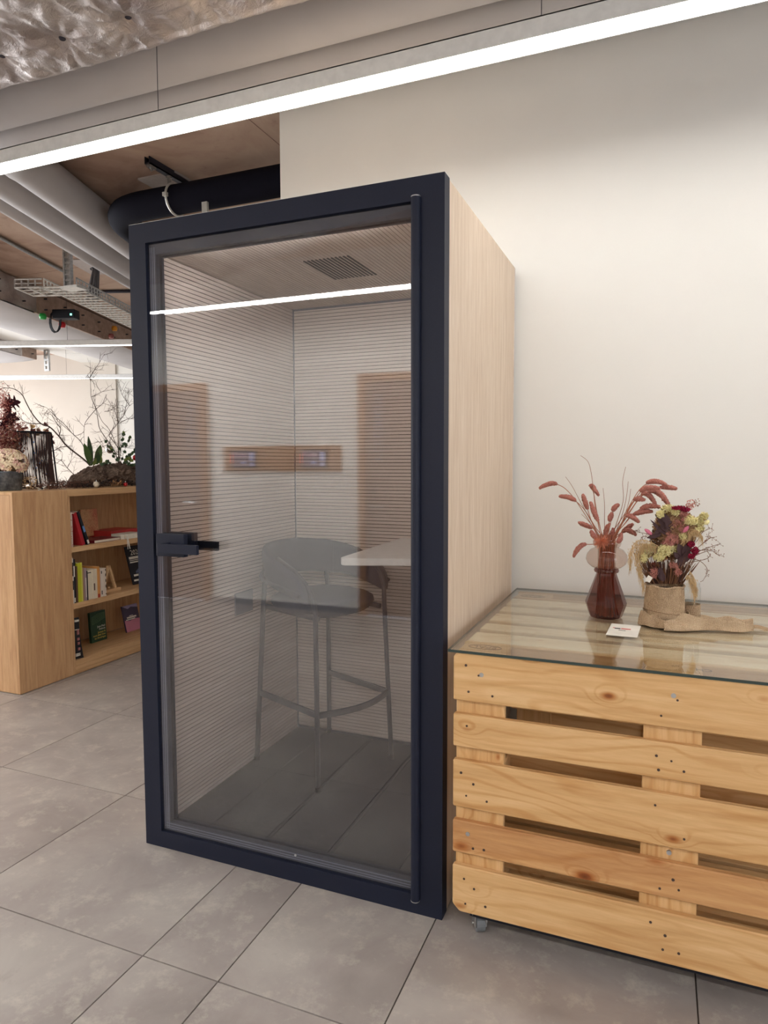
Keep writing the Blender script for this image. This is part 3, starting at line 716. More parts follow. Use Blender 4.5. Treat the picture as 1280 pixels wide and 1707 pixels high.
for (r, z) in prof:
    for j in range(n):
        x, y = sq(2*PI*j/n, r); m_.v.append((x*.98, y, SZ-.01+z))
for i in range(len(prof)-1):
    for j in range(n): q = (j+1) % n; m_.f.append((i*n+j, i*n+q, (i+1)*n+q, (i+1)*n+j))
m_.f.append(tuple(range(n-1, -1, -1))); m_.f.append(tuple((len(prof)-1)*n+j for j in range(n)))
m_.build('seat', M['fabric'], so_, smooth=True)
def shell(u, v):          # u along the wrap, v around the padded section
    if u < .16: x = .175-(u/.16)*.175; y = -.235; th = -1
    elif u > .84: x = (u-.84)/.16*.175; y = .235
    else:
        a = -PI/2-(u-.16)/.68*PI; x = .235*math.cos(a)*1.0; y = .235*math.sin(a)
    s = min(1, abs(u-.5)/.5); s2 = s**2.2
    top = .995-.135*s2-.04*(max(0, s-.9)/.1)**2; bot = .835-.065*s2
    zc, hh = (top+bot)/2, (top-bot)/2
    r = Vector((x if x < 0 else 0, y)); nrm = r.normalized() if r.length > 1e-6 else Vector((0, 1))
    an = 2*PI*v; c_, s_ = math.cos(an), math.sin(an)
    off = .017*math.copysign(abs(c_)**.6, c_); zz = zc+hh*math.copysign(abs(s_)**.45, s_)
    flare = .02*(zz-.83)/.16
    endk = 1 if .01 < u < .99 else .55
    return (x+nrm.x*(off*endk+flare), y+nrm.y*(off*endk+flare), zz if endk == 1 else zc+(zz-zc)*.8)
m_ = MB(); m_.grid(shell, 60, 20)
for e in (0, 60): m_.f.append(tuple(e*21+j for j in (range(20) if e == 0 else range(19, -1, -1))))
m_.build('backrest', M['fabric'], so_, smooth=True, loc=(0, 0, 0))
rim = MB(); rim.tube([(lambda p: (p[0]*1.03, p[1]*1.05, SZ+.055+.055*(1-min(1, abs(u-.5)/.5)**2)))(shell(u, 0)) for u in [.02+.96*i/40 for i in range(41)]], .0085, 8)
rim.build('back_hoop', M['stoolmetal'], so_, smooth=True)
sm = MB()
for u in (.3, .7):
    sm.tube([Vector(shell(u, v))+Vector((0, 0, 0)) for v in [.28+.44*i/10 for i in range(11)]], .0015, 5)
sm.build('seam', M['blackmatte'], so_)

# ------------------------------------------------------------------ pallet cart with glass top
XP, YP, ZP = .05, -.0577, .085
pc_ = thing('pallet_cart', 'display cart of pale pine pallets on small casters beside the booth', 'cart', (XP, YP, 0))
LX = 1.2
def part(mb, name, mat, bevel=.003, loc=None, par=pc_): return mb.build(name, mat, par, bevel=bevel, loc=loc, seg=1)
def board(z0, z1, y0, y1, x0=0, x1=LX, name='front_board', mat=None, cham=False):
    m = MB(); w = x1-x0; h = z1-z0
    if cham == 'top':   pts = [(0, 0), (w, 0), (w, h-.012), (w-.016, h), (.016, h), (0, h-.012)]
    elif cham == 'bot': pts = [(.022, 0), (w-.022, 0), (w, .022), (w, h), (0, h), (0, .022)]
    else: pts = [(0, 0), (w, 0), (w, h), (0, h)]
    m.prism(pts, -(y1-y0), 0, Matrix.Rotation(PI/2, 4, 'X'))
    return part(m, name, mat or M['pine'], .0035, (x0, y0, z0))
BZ = [(655, 800), (514, 614), (328, 473), (186, 286), (0, 145)]
fb = []
for k, (a, b) in enumerate(BZ):
    fb.append(board(ZP+a/1000, ZP+b/1000, 0, .022, 0, LX, 'front_board', M['pinered'] if k == 3 else M['pine'], 'top' if k == 0 else ('bot' if k == 4 else False)))
for side, (y1, y2, y3, y4) in (('front', (.022, .044, .122, .144)), ('rear', (.996, .974, .896, .874))):
    for x0 in (0.004, .5275, 1.051):
        part(MB().box(0, .145, 0, .022, 0, .797), 'cross_board', M['pinez'], .002, (x0, min(y1, y2), ZP+.001))
        for z0, z1 in ((0, .098), (.3275, .4725), (.702, .799)):
            part(MB().box(0, .145, 0, .077, 0, z1-z0), 'spacer_block', M['pineend'], .004, (x0, min(y2, y3)+.0005, ZP+z0))
    for z0, z1 in ((0, .098), (.3275, .4725), (.702, .799)):
        part(MB().box(0, LX, 0, .022, 0, z1-z0), 'runner_board', M['pine'], .002, (0, min(y3, y4), ZP+z0))
for k, (a, b) in enumerate(BZ): part(MB().box(0, LX, 0, .022, 0, (b-a)/1000), 'rear_board', M['pine'], .002, (0, .996, ZP+a/1000))
for (a, b) in ((.088, .200), (.246, .332), (.375, .495), (.546, .626), (.678, .795)):
    part(MB().box(0, LX, 0, b-a, 0, .022), 'top_slat', M['pinepale'], .003, (0.003, a-YP, ZP+.778))
for x0 in (0.004, .5275, 1.051): part(MB().box(0, .145, 0, .725, 0, .022), 'top_cross_board', plain('pine_underboard', srgb(186, 148, 104), .7), .002, (x0, .146, ZP+.755))
for k in range(6): part(MB().box(0, LX, 0, .10, 0, .02), 'shelf_slat', M['pineend'], .002, (0, .147+k*.122, ZP+.02))
# nails and screws on the front boards
nm = MB(); sm_ = MB()
random.seed(5)
for k, (a, b) in enumerate(BZ):
    for cx_ in (.0725, .60, 1.1275):
        for dx, dz in ((-.04, .7), (.035, .25), (.0, .5), (-.02, .2)):
            if random.random() < .25: continue
            x = cx_+dx+random.uniform(-.012, .012); z = ZP+(a+(b-a)*(dz+random.uniform(-.08, .08)))/1000
            m = Matrix.Translation((x, 0, z)) @ Matrix.Rotation(PI/2, 4, 'X')
            bb_ = len(nm.v); r = random.uniform(.0028, .0042)
            nm.tube([(x, -.0012, z), (x, .002, z)], r, 8)
for (x, z) in ((.085, .74), (.60, .745), (.60, .315), (.047, .25)): sm_.tube([(x, -.002, ZP+z), (x, .003, ZP+z)], .0065, 10); sm_.tube([(x, -.0026, ZP+z), (x, -.0018, ZP+z)], .003, 6)
o = nm.build('nail_heads', M['nail'], pc_); o['kind'] = 'stuff'
sm_.build('screw_heads', M['screw'], pc_)
# burnt stamp marks on the upper block faces and board
brand = plain('burnt_stamp', srgb(116, 84, 54), .8)
def stamp(x, y, txt, flip=True, w=.05, par=pc_, z=ZP+.7996):
    rz = PI if flip else 0
    text(txt, .034, Matrix.Translation((x-XP, y-YP-(-.012 if flip else .012), z)) @ Matrix.Rotation(rz, 4, 'Z'), brand, par, 'stamp_mark', 'CENTER', .0004)
    m = MB(); m.tube([(x-XP+w*math.cos(a), y-YP+.022*math.sin(a), z) for a in [2*PI*i/28 for i in range(29)]], .0012, 4); m.build('stamp_oval', brand, par)
stamp(.125, .024, 'EPAL'); stamp(.125, .866, 'EPAL')
text('CH', .030, Matrix.Translation((.725-.05, .028-YP, ZP+.7996)) @ Matrix.Rotation(PI, 4, 'Z'), brand, pc_, 'stamp_mark', 'CENTER', .0004)
text('HT', .016, Matrix.Translation((.655-.05, .040-YP, ZP+.7996)) @ Matrix.Rotation(PI, 4, 'Z'), brand, pc_, 'stamp_mark', 'CENTER', .0004)
# casters
for (x, y) in ((.07, .06), (1.13, .06), (.07, .93), (1.13, .93)):
    m = MB(); m.box(-.03, .03, -.03, .03, .07, .085); m.box(-.019, -.015, -.018, .018, .02, .07); m.box(.015, .019, -.018, .018, .02, .07)
    c = m.build('caster', M['steel'], pc_, loc=(x, y, 0), rot=(0, 0, .5))
    MB().tube([(-.013, 0, .026), (.013, 0, .026)], .026, 18).build('wheel', plain('grey_wheel', (.16, .17, .18, 1), .5), c)
    MB().tube([(-.024, 0, .026), (.024, 0, .026)], .005, 8).build('axle', M['screw'], c)
MB().box(.05, .9, .02, .12, .066, .084).build('underside_dark_strip', M['blackmatte'], pc_)  # black strip in the dark gap below the front boards

gt = thing('glass_tabletop', 'clear glass sheet lying on top of the pallet cart', 'glass top', (.035, -.066, ZP+.8005))
MB().box(.0004, 1.2196, .0004, 1.0496, 0, .0078).build('sheet', M['topglass'], gt)
m_ = MB(); m_.box(0, 1.22, 0, .0004, 0, .008); m_.box(0, .0004, 0, 1.05, 0, .008); m_.box(1.2196, 1.22, 0, 1.05, 0, .008); m_.box(0, 1.22, 1.0496, 1.05, 0, .008)
m_.build('polished_edge', M['glassedge'], gt)
ZG = ZP+.8085+.0003

# ------------------------------------------------------------------ where a ray through a picture point meets a real plane
def ray(px, py): return F_+R2*((px-640)/FPX)-U2*((py-853.5)/FPX)
def at(px, py, ax, v):
    d = ray(px, py); i = 'XYZ'.index(ax); o_ = Vector((CX, CY, CZ)); return o_+d*((v-o_[i])/d[i])
def smooth_path(pts, n=6):
    pts = [Vector(p) for p in pts]; out = []
    for i in range(len(pts)-1):
        p0 = pts[max(i-1, 0)]; p1 = pts[i]; p2 = pts[i+1]; p3 = pts[min(i+2, len(pts)-1)]
        for k in range(n):
            t = k/n; out.append(.5*((2*p1)+(p2-p0)*t+(2*p0-5*p1+4*p2-p3)*t*t+(3*p1-p0-3*p2+p3)*t**3))
    out.append(pts[-1]); return out

# ------------------------------------------------------------------ bookcase
BXF, BXB, BT = -3.06, -3.82, 1.268
bc = thing('bookcase', 'low oak bookcase with three open shelves, left of the booth', 'bookcase', (0, 0, 0))
def bp_(name, mat, *b, bevel=.0012): return MB().box(*b).build(name, mat, bc, bevel=bevel)
bp_('end_panel', M['oak'], BXB, BXF-.02, 1.015, 1.034, .004, BT-.02)
bp_('corner_front_panel', M['oak'], BXF-.019, BXF, 1.015, 1.4325, .004, BT-.001)
bp_('side_panel', M['oak'], BXB+.02, BXF, 1.4335, 1.452, .004, BT-.046)
bp_('side_panel', M['oak'], BXB+.02, BXF, 2.60, 2.62, .004, BT-.046)
bp_('top_panel', M['oakh'], BXB, BXF-.020, 1.035, 2.62, BT-.02, BT)
bp_('top_rail', M['oakh'], BXF-.0195, BXF, 1.4335, 2.62, BT-.045, BT)
bp_('back_panel', M['oak'], BXF-.40, BXF-.385, 1.4525, 2.6, .1, BT-.046)
for n_, (a, b) in (('shelf', (.843, .880)), ('shelf', (.455, .493)), ('bottom_shelf', (.062, .098))):
    bp_(n_, M['oakh'], BXF-.385, BXF, 1.4525, 2.5995, a, b)
bp_('plinth', M['oakh'], BXF-.02, BXF-.001, 1.4525, 2.5995, .004, .061)
bp_('rear_carcass', M['oak'], BXB+.001, BXB+.02, 1.036, 2.6, .004, BT-.021)

PAPER = plain('page_block', srgb(226, 216, 196), .8)
def cmat(n, c, r=.45): return plain('cover_'+n, srgb(*c), r, 0, .4, .04, 12)
def book(lab, col, loc, th, dp, h, rot=(0, 0, 0), group=None, decor=None, pages=PAPER, cat='book'):
    """local: thickness y (0..th), height z, depth x (0 spine .. -dp)"""
    t = thing('book', lab, cat, loc, 0, group, rot)
    c = MB(); e = .0022
    c.box(-dp, 0, 0, e, 0, h); c.box(-dp, 0, th-e, th, 0, h); c.box(-e, 0, e, th-e, 0, h)
    cv = c.build('cover', col, t)
    MB().box(-dp+.003, -e-.0003, e+.0002, th-e-.0002, .002, h-.002).build('pages', pages, t)
    if decor: decor(t, th, dp, h)
    return t
def bands(col, zs, x0=.12, x1=.88):
    def f(t, th, dp, h):
        for (a, b) in zs: MB().box(0, .0006, th*x0, th*x1, h*a, h*b).build('spine_label', col, t)
    return f
WHT = plain('white_print', srgb(232, 228, 218), .6); BLK = plain('black_print', srgb(26, 24, 28), .6); YEL = plain('yellow_print', srgb(222, 190, 92), .6)
G2 = 'books standing on the middle shelf'
row = [
 (1.4535, 1.464, .312, .20, (214, 206, 196), 'thin white book against the side panel at the left end of the middle shelf', bands(BLK, [(.3, .5), (.6, .9)])),
 (1.465, 1.486, .300, .21, (34, 33, 42), 'tall black book with a pale sticker at its foot, second on the middle shelf', bands(WHT, [(.02, .12), (.6, .85)], .3, .75)),
 (1.487, 1.498, .250, .17, (92, 66, 50), 'thin dark brown book squeezed before the lime green one', None),
 (1.499, 1.540, .270, .19, (186, 188, 48), 'lime green book standing on the middle shelf', bands(cmat('lime_light', (206, 204, 90)), [(0, 1)], .72, .98)),
 (1.541, 1.558, .232, .17, (170, 138, 116), 'tan book right after the lime green one', None),
 (1.559, 1.575, .228, .16, (158, 138, 144), 'mauve grey book between the tan one and the thin black one', bands(WHT, [(.1, .7)], .5, .8)),
 (1.576, 1.586, .205, .15, (32, 30, 34), 'thin black paperback beside the cream paperbacks', None),
 (1.587, 1.627, .206, .15, (222, 212, 192), 'plain cream paperback, first of the two thick cream ones', bands(BLK, [(.9, .93)])),
 (1.628, 1.670, .208, .15, (220, 208, 186), 'thick cream paperback with a dark mark low on its spine', bands(cmat('brown_mark', (96, 66, 56)), [(.28, .52)], .25, .5)),
 (1.671, 1.694, .222, .17, (214, 154, 88), 'orange book standing after the cream paperbacks', bands(cmat('red_foot', (170, 60, 44)), [(0, .12)])),
 (1.695, 1.702, .200, .15, (186, 52, 52), 'thin red book beside the orange one', None),
 (1.703, 1.728, .202, .15, (220, 208, 196), 'white paperback with dark bars at top and foot', bands(BLK, [(.08, .22), (.82, .92)], .2, .5)),
 (1.729, 1.753, .202, .15, (216, 202, 188), 'white paperback with a dotted black edge, last before the wooden triangle', bands(BLK, [(.05, .1), (.3, .4), (.5, .6), (.7, .8), (.9, .96)], .7, .98)),
]
for i, (y0, y1, h, dp, c, lab, dec) in enumerate(row):
    book(lab, cmat('row%d' % i, c), (BXF-.004-(.006 if i % 3 == 1 else 0), y0, .4934), y1-y0, dp, h, group=G2, decor=dec)
tan = book('tan book lying flat on top of the cream and orange books', cmat('tan_flat', (176, 128, 84)), (BXF-.09, 1.64, .7165), .0, .1, .1) if False else None
# wooden triangle puzzle
wt = thing('wooden_triangle', 'small light wood A-shaped puzzle with a ball, after the row of books', 'ornament', (-3.13, 1.80, .4934))
lw = wood('light_beech', srgb(206, 166, 122), srgb(220, 182, 138), srgb(230, 196, 154), 'Y', 3, .5)
MB().box(-.06, 0, 0, .165, 0, .022).build('base', lw, wt, bevel=.001)
def beam(mb, a, b, w, x0, x1):
    a, b = Vector(a), Vector(b); d = (b-a).normalized(); n_ = Vector((-d.y, d.x))*w/2
    q = [a+n_, a-n_, b-n_, b+n_]; k = len(mb.v)
    for x in (x0, x1):
        for p in q: mb.v.append((x, p.x, p.y))
    mb.f += [(k, k+1, k+2, k+3), (k+7, k+6, k+5, k+4)]+[(k+i, k+4+i, k+4+(i+1) % 4, k+(i+1) % 4) for i in range(4)]
m_ = MB(); beam(m_, (.008, .023), (.066, .195), .017, -.03, -.012); m_.build('leg', lw, wt)
m_ = MB(); beam(m_, (.126, .023), (.070, .195), .017, -.03, -.012); m_.build('leg', lw, wt)
MB().ball((-.02, .062, .034), .011, 12).build('ball', lw, wt, smooth=True)
# black calendar leaning at the right end of the middle shelf
ca = thing('calendar', 'black year calendar leaning crookedly at the right end of the middle shelf', 'calendar', (-3.185, 2.153, .4960), 0, None, (0, math.radians(-15), 0))
MB().box(-.006, 0, 0, .245, .0, .305).build('board', cmat('calendar_black', (24, 24, 34), .5), ca)
RX = Matrix(((0, 0, 1, 0), (1, 0, 0, 0), (0, 1, 0, 0), (0, 0, 0, 1)))       # text xy -> local yz, facing +x
def wtext(body, size, y, z, mat, par, x=.0004, align='LEFT', name='lettering'):
    return text(body, size, Matrix.Translation((x, y, z)) @ RX, mat, par, name, align, .0003)
wtext('2024', .058, .045, .232, WHT, ca)
for (z0, z1, y0) in ((.200, .220, .02), (.188, .193, .02), (.170, .180, .02), (.062, .078, .03), (.024, .038, .02)):
    MB().box(0, .0007, y0, .20, z0, z1).build('text_line', WHT, ca)
m_ = MB(); m_.poly([(.0007, .06, .10), (.0007, .12, .135), (.0007, .19, .11), (.0007, .22, .085), (.0007, .06, .085)]); m_.build('cover_photo', cmat('steel_blue', (92, 100, 128)), ca)
# top shelf of books
Z1S = .8804
def spots(t, th, dp, h):
    m = MB(); random.seed(11)
    for k in range(14):
        y = random.random()*th*.7; z = random.random()*h*.95; m.box(0, .0007, y, y+th*.25, z, z+.006)
    m.build('spine_print', cmat('red_print', (170, 60, 50)), t)
book('white magazine with red flecks, leftmost on the upper shelf', cmat('pale_magazine', (206, 190, 180)), (BXF-.002, 1.455, Z1S), .014, .2, .235, decor=spots)
def whitefoot(t, th, dp, h): MB().box(0, .0006, .002, th-.002, .004, .028).build('spine_label', WHT, t)
book('thick red book leaning left on the upper shelf', cmat('bright_red', (168, 36, 44)), (BXF-.004, 1.548, Z1S), .028, .19, .235, rot=(math.radians(17), 0, 0), decor=None)
def bluemid(t, th, dp, h):
    MB().box(0, .0006, .001, th-.001, h*.38, h*.56).build('spine_label', cmat('sky_blue', (92, 138, 196)), t)
    MB().box(0, .0007, .002, th-.002, .006, .034).build('spine_label', WHT, t)
book('black book with a blue band on its spine, leaning on the thick red one', cmat('black_blue', (24, 26, 34)), (BXF-.002, 1.596, Z1S), .019, .19, .248, rot=(math.radians(20), 0, 0), decor=bluemid)
def facebook(lab, colr, y0, x0, z0, w, h, th, tilt=(0, 0, 0), deco=None):
    t = thing('book', lab, 'book', (x0, y0, z0), 0, None, tilt)
    m = MB(); m.box(-th, -th+.002, 0, w, 0, h); m.box(-.002, 0, 0, w, 0, h); m.box(-th+.002, -.002, 0, .002, 0, h); m.build('cover', colr, t)
    MB().box(-th+.0022, -.0022, .0022, w-.003, .003, h-.003).build('pages', PAPER, t)
    if deco: deco(t, w, h)
    return t
def mk_marble():
    t = NT('cover_orange_engraving'); v = t.coords((1, 1, 1)); n = t.noise(v, 55, 4, .7, 3); g_ = t.noise(v, 9, 2)
    c = t.ramp(n, [(.40, srgb(150, 66, 54)), (.5, srgb(222, 166, 124)), (.7, srgb(236, 196, 150))])
    return t.base(t.mix(.4, c, t.ramp(g_, [(.35, srgb(214, 92, 84)), (.65, srgb(244, 206, 150))])), .5)
p0 = at(134.5, 896, 'X', -3.19)
facebook('book with an orange engraved cover facing out on the upper shelf', mk_marble(), 1.880, -3.40, Z1S+.012, .158, .205, .02, (0, math.radians(-5), 0))
def flatbook(lab, colr, x0, x1, y0, y1, z0, th, rz=0, deco=None):
    t = thing('book', lab, 'book', ((x0+x1)/2, (y0+y1)/2, z0), rz)
    a, b = (x1-x0)/2, (y1-y0)/2; m = MB(); m.box(-a, a, -b, b, 0, .002); m.box(-a, a, -b, b, th-.002, th); m.box(-a, a, -b, -b+.002, .002, th-.002); m.build('cover', colr, t)
    MB().box(-a+.003, a-.002, -b+.0022, b-.004, .0022, th-.0022).build('pages', plain('white_pages', srgb(232, 224, 208), .8), t)
    if deco: deco(t, a, b, th)
    return t
flatbook('dark red book lying flat with white page edges, at the front of the upper shelf', cmat('dark_red', (116, 26, 38)), -3.27, -3.085, 1.67, 1.93, Z1S, .020, .03)
def spinetxt(t, a, b, th):
    wtext('ER', .030, -b+.03, .012, BLK, t, a+.0004); wtext('I', .03, b-.10, .012, BLK, t, a+.0004)
    MB().box(a-.0008, a+.0003, -b, b, .0, th).build('spine', cmat('coral_red', (196, 62, 62)), t)
flatbook('big coral red book lying flat at the back of the upper shelf', cmat('coral_red', (196, 62, 62)), -3.45, -3.225, 1.985, 2.27, Z1S, .05, -.02, spinetxt)
flatbook('white book lying flat at the right front of the upper shelf', cmat('white_cover', (226, 220, 208)), -3.19, -3.063, 1.945, 2.14, Z1S, .036, .0)
rb = MB()
for dy in (0, .014): rb.tube(smooth_path([(BXF-.01, 1.955+dy, Z1S+.038), (BXF+.004, 1.958+dy*.6, Z1S+.025), (BXF+.006, 1.965+dy, Z1S-.035), (BXF+.003, 1.97+dy*1.6, Z1S-.075)]), .004, 6, flat=.4)
o = rb.build('ribbon', WHT, None); tag(o, 'white ribbon hanging from the white book over the shelf edge', 'ribbon')
# bottom shelf
Z0S = .0984
mg = thing('magazine', 'curved black magazine with white lettering, left end of the bottom shelf', 'magazine', (BXF-.035, 1.460, Z0S))
def mag(u, v): return (.062*math.sin(v*1.3)-.0+.0, .005+.085*u+.03*(1-v)**2, v*.285) 
m_ = MB(); m_.grid(lambda u, v: (0+.02*u, .0+.045*u+(.03*(1-v)**2)*u*1.0, .29*v), 6, 10); m_.build('cover', cmat('glossy_black', (26, 26, 32), .3), mg, solid=.006)
for (z0, z1) in ((.262, .276), (.205, .209), (.035, .040), (.022, .030)): MB().box(.012, .022, .012, .048, z0, z1).build('text_line', WHT, mg)
m_ = MB()
for z in (.06, .10, .13, .17, .19): m_.box(.016, .022, .025+.05*(.2-z), .042+.05*(.2-z), z, z+.018)
m_.build('cover_spots', cmat('pinkish', (170, 110, 110)), mg)['kind'] = 'stuff'
def greendeco(t, w, h):
    for k in range(6):
        m = MB(); m.tube([(.0004, w*.08, h*(.60+.045*k)), (.0004, w*.5, h*(.66+.05*k)), (.0004, w*.95, h*(.74+.035*k))], .0009, 4); m.build('line_art', cmat('pale_green', (130, 160, 110)), t)
    MB().box(0, .0006, w*.70, w*.72, h*.52, h*.68).build('line_art', BLK, t)
    wtext('Jean-Paul', .021, w*.93, h*.46, WHT, t, .0004, 'RIGHT'); wtext('Dubois', .021, w*.93, h*.37, WHT, t, .0004, 'RIGHT')
    wtext('Jusque-là', .021, w*.93, h*.27, YEL, t, .0004, 'RIGHT'); wtext('tout allait bien', .021, w*.93, h*.18, YEL, t, .0004, 'RIGHT'); wtext('en Amérique', .021, w*.93, h*.09, YEL, t, .0004, 'RIGHT')
facebook('dark green book with white and yellow lettering standing face out on the bottom shelf', cmat('dark_green', (40, 70, 48)), 1.832, -3.30, Z0S+.001, .150, .228, .022, (0, math.radians(-3), 0), greendeco)
def purpledeco(t, w, h):
    e = .0005
    MB().poly([(e, 0, 0), (e, w, 0), (e, w, h*.42), (e, w*.6, h*.46), (e, w*.35, h*.40), (e, 0, h*.45)]).build('cover_field', cmat('pink', (196, 126, 150)), t)
    MB().poly([(e, 0, h), (e, w*.15, h*.93), (e, w*.35, h*.86), (e, w*.55, h*.92), (e, w, h*.85), (e, w, h)]).build('cover_sky', cmat('lilac', (150, 142, 180)), t)
    for (y0, y1, z0, z1) in ((.18, .8, .50, .56), (.1, .7, .44, .475), (.35, .6, .58, .60)): MB().box(0, .001, w*y0, w*y1, h*z0, h*z1).build('text_line', WHT, t)
facebook('purple and pink book with a mountain cover, leaning at the right of the bottom shelf', cmat('dusk_purple', (72, 62, 86)), 2.176, -3.283, Z0S+.003, .165, .210, .014, (0, math.radians(-13), 0), purpledeco)

# ------------------------------------------------------------------ things on top of the bookcase
ZT = BT+.0004
def leaf(mb, base, tip, width, up=Vector((0, 0, 1)), curl=.15, n=6, lobes=0):
    base, tip = Vector(base), Vector(tip); d = tip-base; L = d.length; d.normalize()
    s = d.cross(up); s = s.normalized() if s.length > 1e-4 else Vector((0, 1, 0)); nn = s.cross(d)
    k = len(mb.v)
    for i in range(n+1):
        t = i/n; w = width*math.sin(PI*min(.98, t*.92+.06))**.8
        if lobes: w *= .55+.45*abs(math.sin(t*PI*lobes))
        c = base+d*L*t+nn*(-curl*L*t*t)
        mb.v += [tuple(c-s*w+nn*.15*w), tuple(c), tuple(c+s*w+nn*.15*w)]
    for i in range(n):
        a = k+3*i; mb.f += [(a, a+1, a+4, a+3), (a+1, a+2, a+5, a+4)]
    return mb
def rv(s): return Vector((random.uniform(-s, s), random.uniform(-s, s), random.uniform(-s, s)))
zp = thing('zinc_pot', 'round grey zinc pot at the left end of the bookcase top', 'pot', (-3.37, 1.215, ZT))
zinc = NT('mottled_zinc'); zv = zinc.coords(); zinc.base(zinc.ramp(zinc.noise(zv, 26, 5, .7), [(.35, srgb(72, 80, 92)), (.55, srgb(110, 120, 132)), (.7, srgb(150, 158, 166))]), .45, .6)
MB().lathe([(.096, 0), (.102, .004), (.108, .120), (.111, .124), (.107, .126), (.104, .12), (.098, .01), (.002, .008)], 32).build('body', zinc.m, zp, smooth=True)
MB().lathe([(.002, .105), (.104, .105)], 24, caps=False).build('soil', plain('dark_soil', (.02, .014, .01, 1), .9), zp)
hy = thing('hydrangea', 'dried cream and pink hydrangea head in the zinc pot', 'flower', (-3.355, 1.235, ZT+.175))
random.seed(21)
for nm_, c_, cnt in (('cream_florets', (236, 218, 188), 330), ('pink_florets', (222, 180, 168), 130), ('tan_florets', (206, 168, 132), 60)):
    m_ = MB()
    for k in range(cnt):
        a = random.uniform(0, 2*PI); ph = random.uniform(-.5, 1.5); c = Vector((math.cos(a)*math.cos(ph)*.118, math.sin(a)*math.cos(ph)*.118, math.sin(ph)*.095))
        r_ = random.uniform(.010, .017); nn = c.normalized(); s = nn.cross(Vector((.3, .2, 1))).normalized(); t_ = nn.cross(s)
        for q in range(4):
            an = q*PI/2+random.random(); d = s*math.cos(an)+t_*math.sin(an); e = nn.cross(d)
            m_.poly([c, c+d*r_*.8+e*r_*.55+rv(.003), c+d*r_*1.25+nn*.004, c+d*r_*.8-e*r_*.55+rv(.003)])
    m_.build(nm_, plain(nm_+'_petal', srgb(*c_), .8), hy)['kind'] = 'stuff'
MB().ball((0, 0, 0), .088, 14, (1, 1, .8)).build('flower_core', plain('hydrangea_core', srgb(170, 138, 106), .9), hy)
MB().tube([(0, 0, -.06), (-.005, -.01, -.065-.0)], .004).build('stem', plain('stem_brown', srgb(90, 66, 46), .8), hy) if False else None

# tall bouquet of burgundy leaves at the far left
bq = thing('burgundy_bouquet', 'tall dried bouquet of burgundy oak leaves and pink sprays at the far left', 'bouquet', (-3.55, 1.40, ZT))
bl = plain('burgundy_leaf', srgb(58, 14, 28), .6); bl2 = plain('rust_leaf', srgb(104, 34, 34), .7); pinkd = plain('dusty_pink_spray', srgb(186, 128, 120), .8); brn = plain('brown_spray', srgb(150, 106, 90), .85)
def lobed(mb, base, tip, w, nn):
    base, tip = Vector(base), Vector(tip); d = (tip-base); L = d.length; d.normalize(); s = d.cross(nn).normalized(); nn = s.cross(d)
    def P(a, b, z=0): return base+d*L*a+s*w*b+nn*z*w
    out = [(0, .02), (.12, .25), (.10, .75), (.22, .45), (.30, .40), (.34, 1.0), (.42, .80), (.44, .42), (.56, .34), (.66, .78), (.72, .5), (.70, .25), (.84, .22), (1, 0)]
    k = len(mb.v); mid = [P(a, 0, -.15*a) for a, b in out]
    for sg in (1, -1):
        for i in range(len(out)-1):
            a0, b0 = out[i]; a1, b1 = out[i+1]
            q = len(mb.v); mb.v += [tuple(P(a0, 0)), tuple(P(a0, b0*sg, .25*b0)), tuple(P(a1, b1*sg, .25*b1)), tuple(P(a1, 0))]
            mb.f.append((q, q+1, q+2, q+3) if sg > 0 else (q+3, q+2, q+1, q))
    return mb
def L_(px, py, X=-3.5): return at(px, py, 'X', X)-Vector(bq.location)
for (b_, t_, w, mt) in (((8, 672), (35, 670), .065, bl), ((4, 690), (34, 700), .06, bl), ((6, 668), (16, 688), .05, bl2), ((2, 704), (24, 700), .06, bl), ((6, 690), (22, 715), .06, bl), ((0, 715), (16, 706), .055, bl)):
    m_ = MB(); lobed(m_, L_(*b_), L_(*t_), w, Vector((1, -.6, .3))); m_.build('leaf', mt, bq)
random.seed(31)
for nm_, mt, c_, s_, cnt, sz in (('pink_spray', pinkd, (6, 668), (10, 16), 420, .008), ('brown_spray', brn, (12, 745), (22, 34), 1700, .012), ('pink_spray', pinkd, (28, 712), (14, 14), 420, .007), ('rust_foliage', bl2, (10, 740), (20, 34), 700, .013), ('pink_spray', pinkd, (6, 690), (8, 10), 160, .007)):
    m_ = MB()
    for k in range(cnt):
        px = c_[0]+random.gauss(0, s_[0]*.55); py = c_[1]+random.gauss(0, s_[1]*.55)
        if py > 795: continue
        c = L_(px, py, -3.50+random.uniform(-.10, .10)); a = rv(sz); b = rv(sz); m_.poly([c, c+a, c+a+b, c+b])
    m_.build(nm_, mt, bq)['kind'] = 'stuff'
m_ = MB()
for k in range(16): m_.tube([(random.uniform(-.03, .03), random.uniform(-.05, .03), 0), L_(random.uniform(-6, 26), random.uniform(690, 760), -3.52)], .0022, 5)
m_.build('stems', brn, bq)['kind'] = 'stuff'

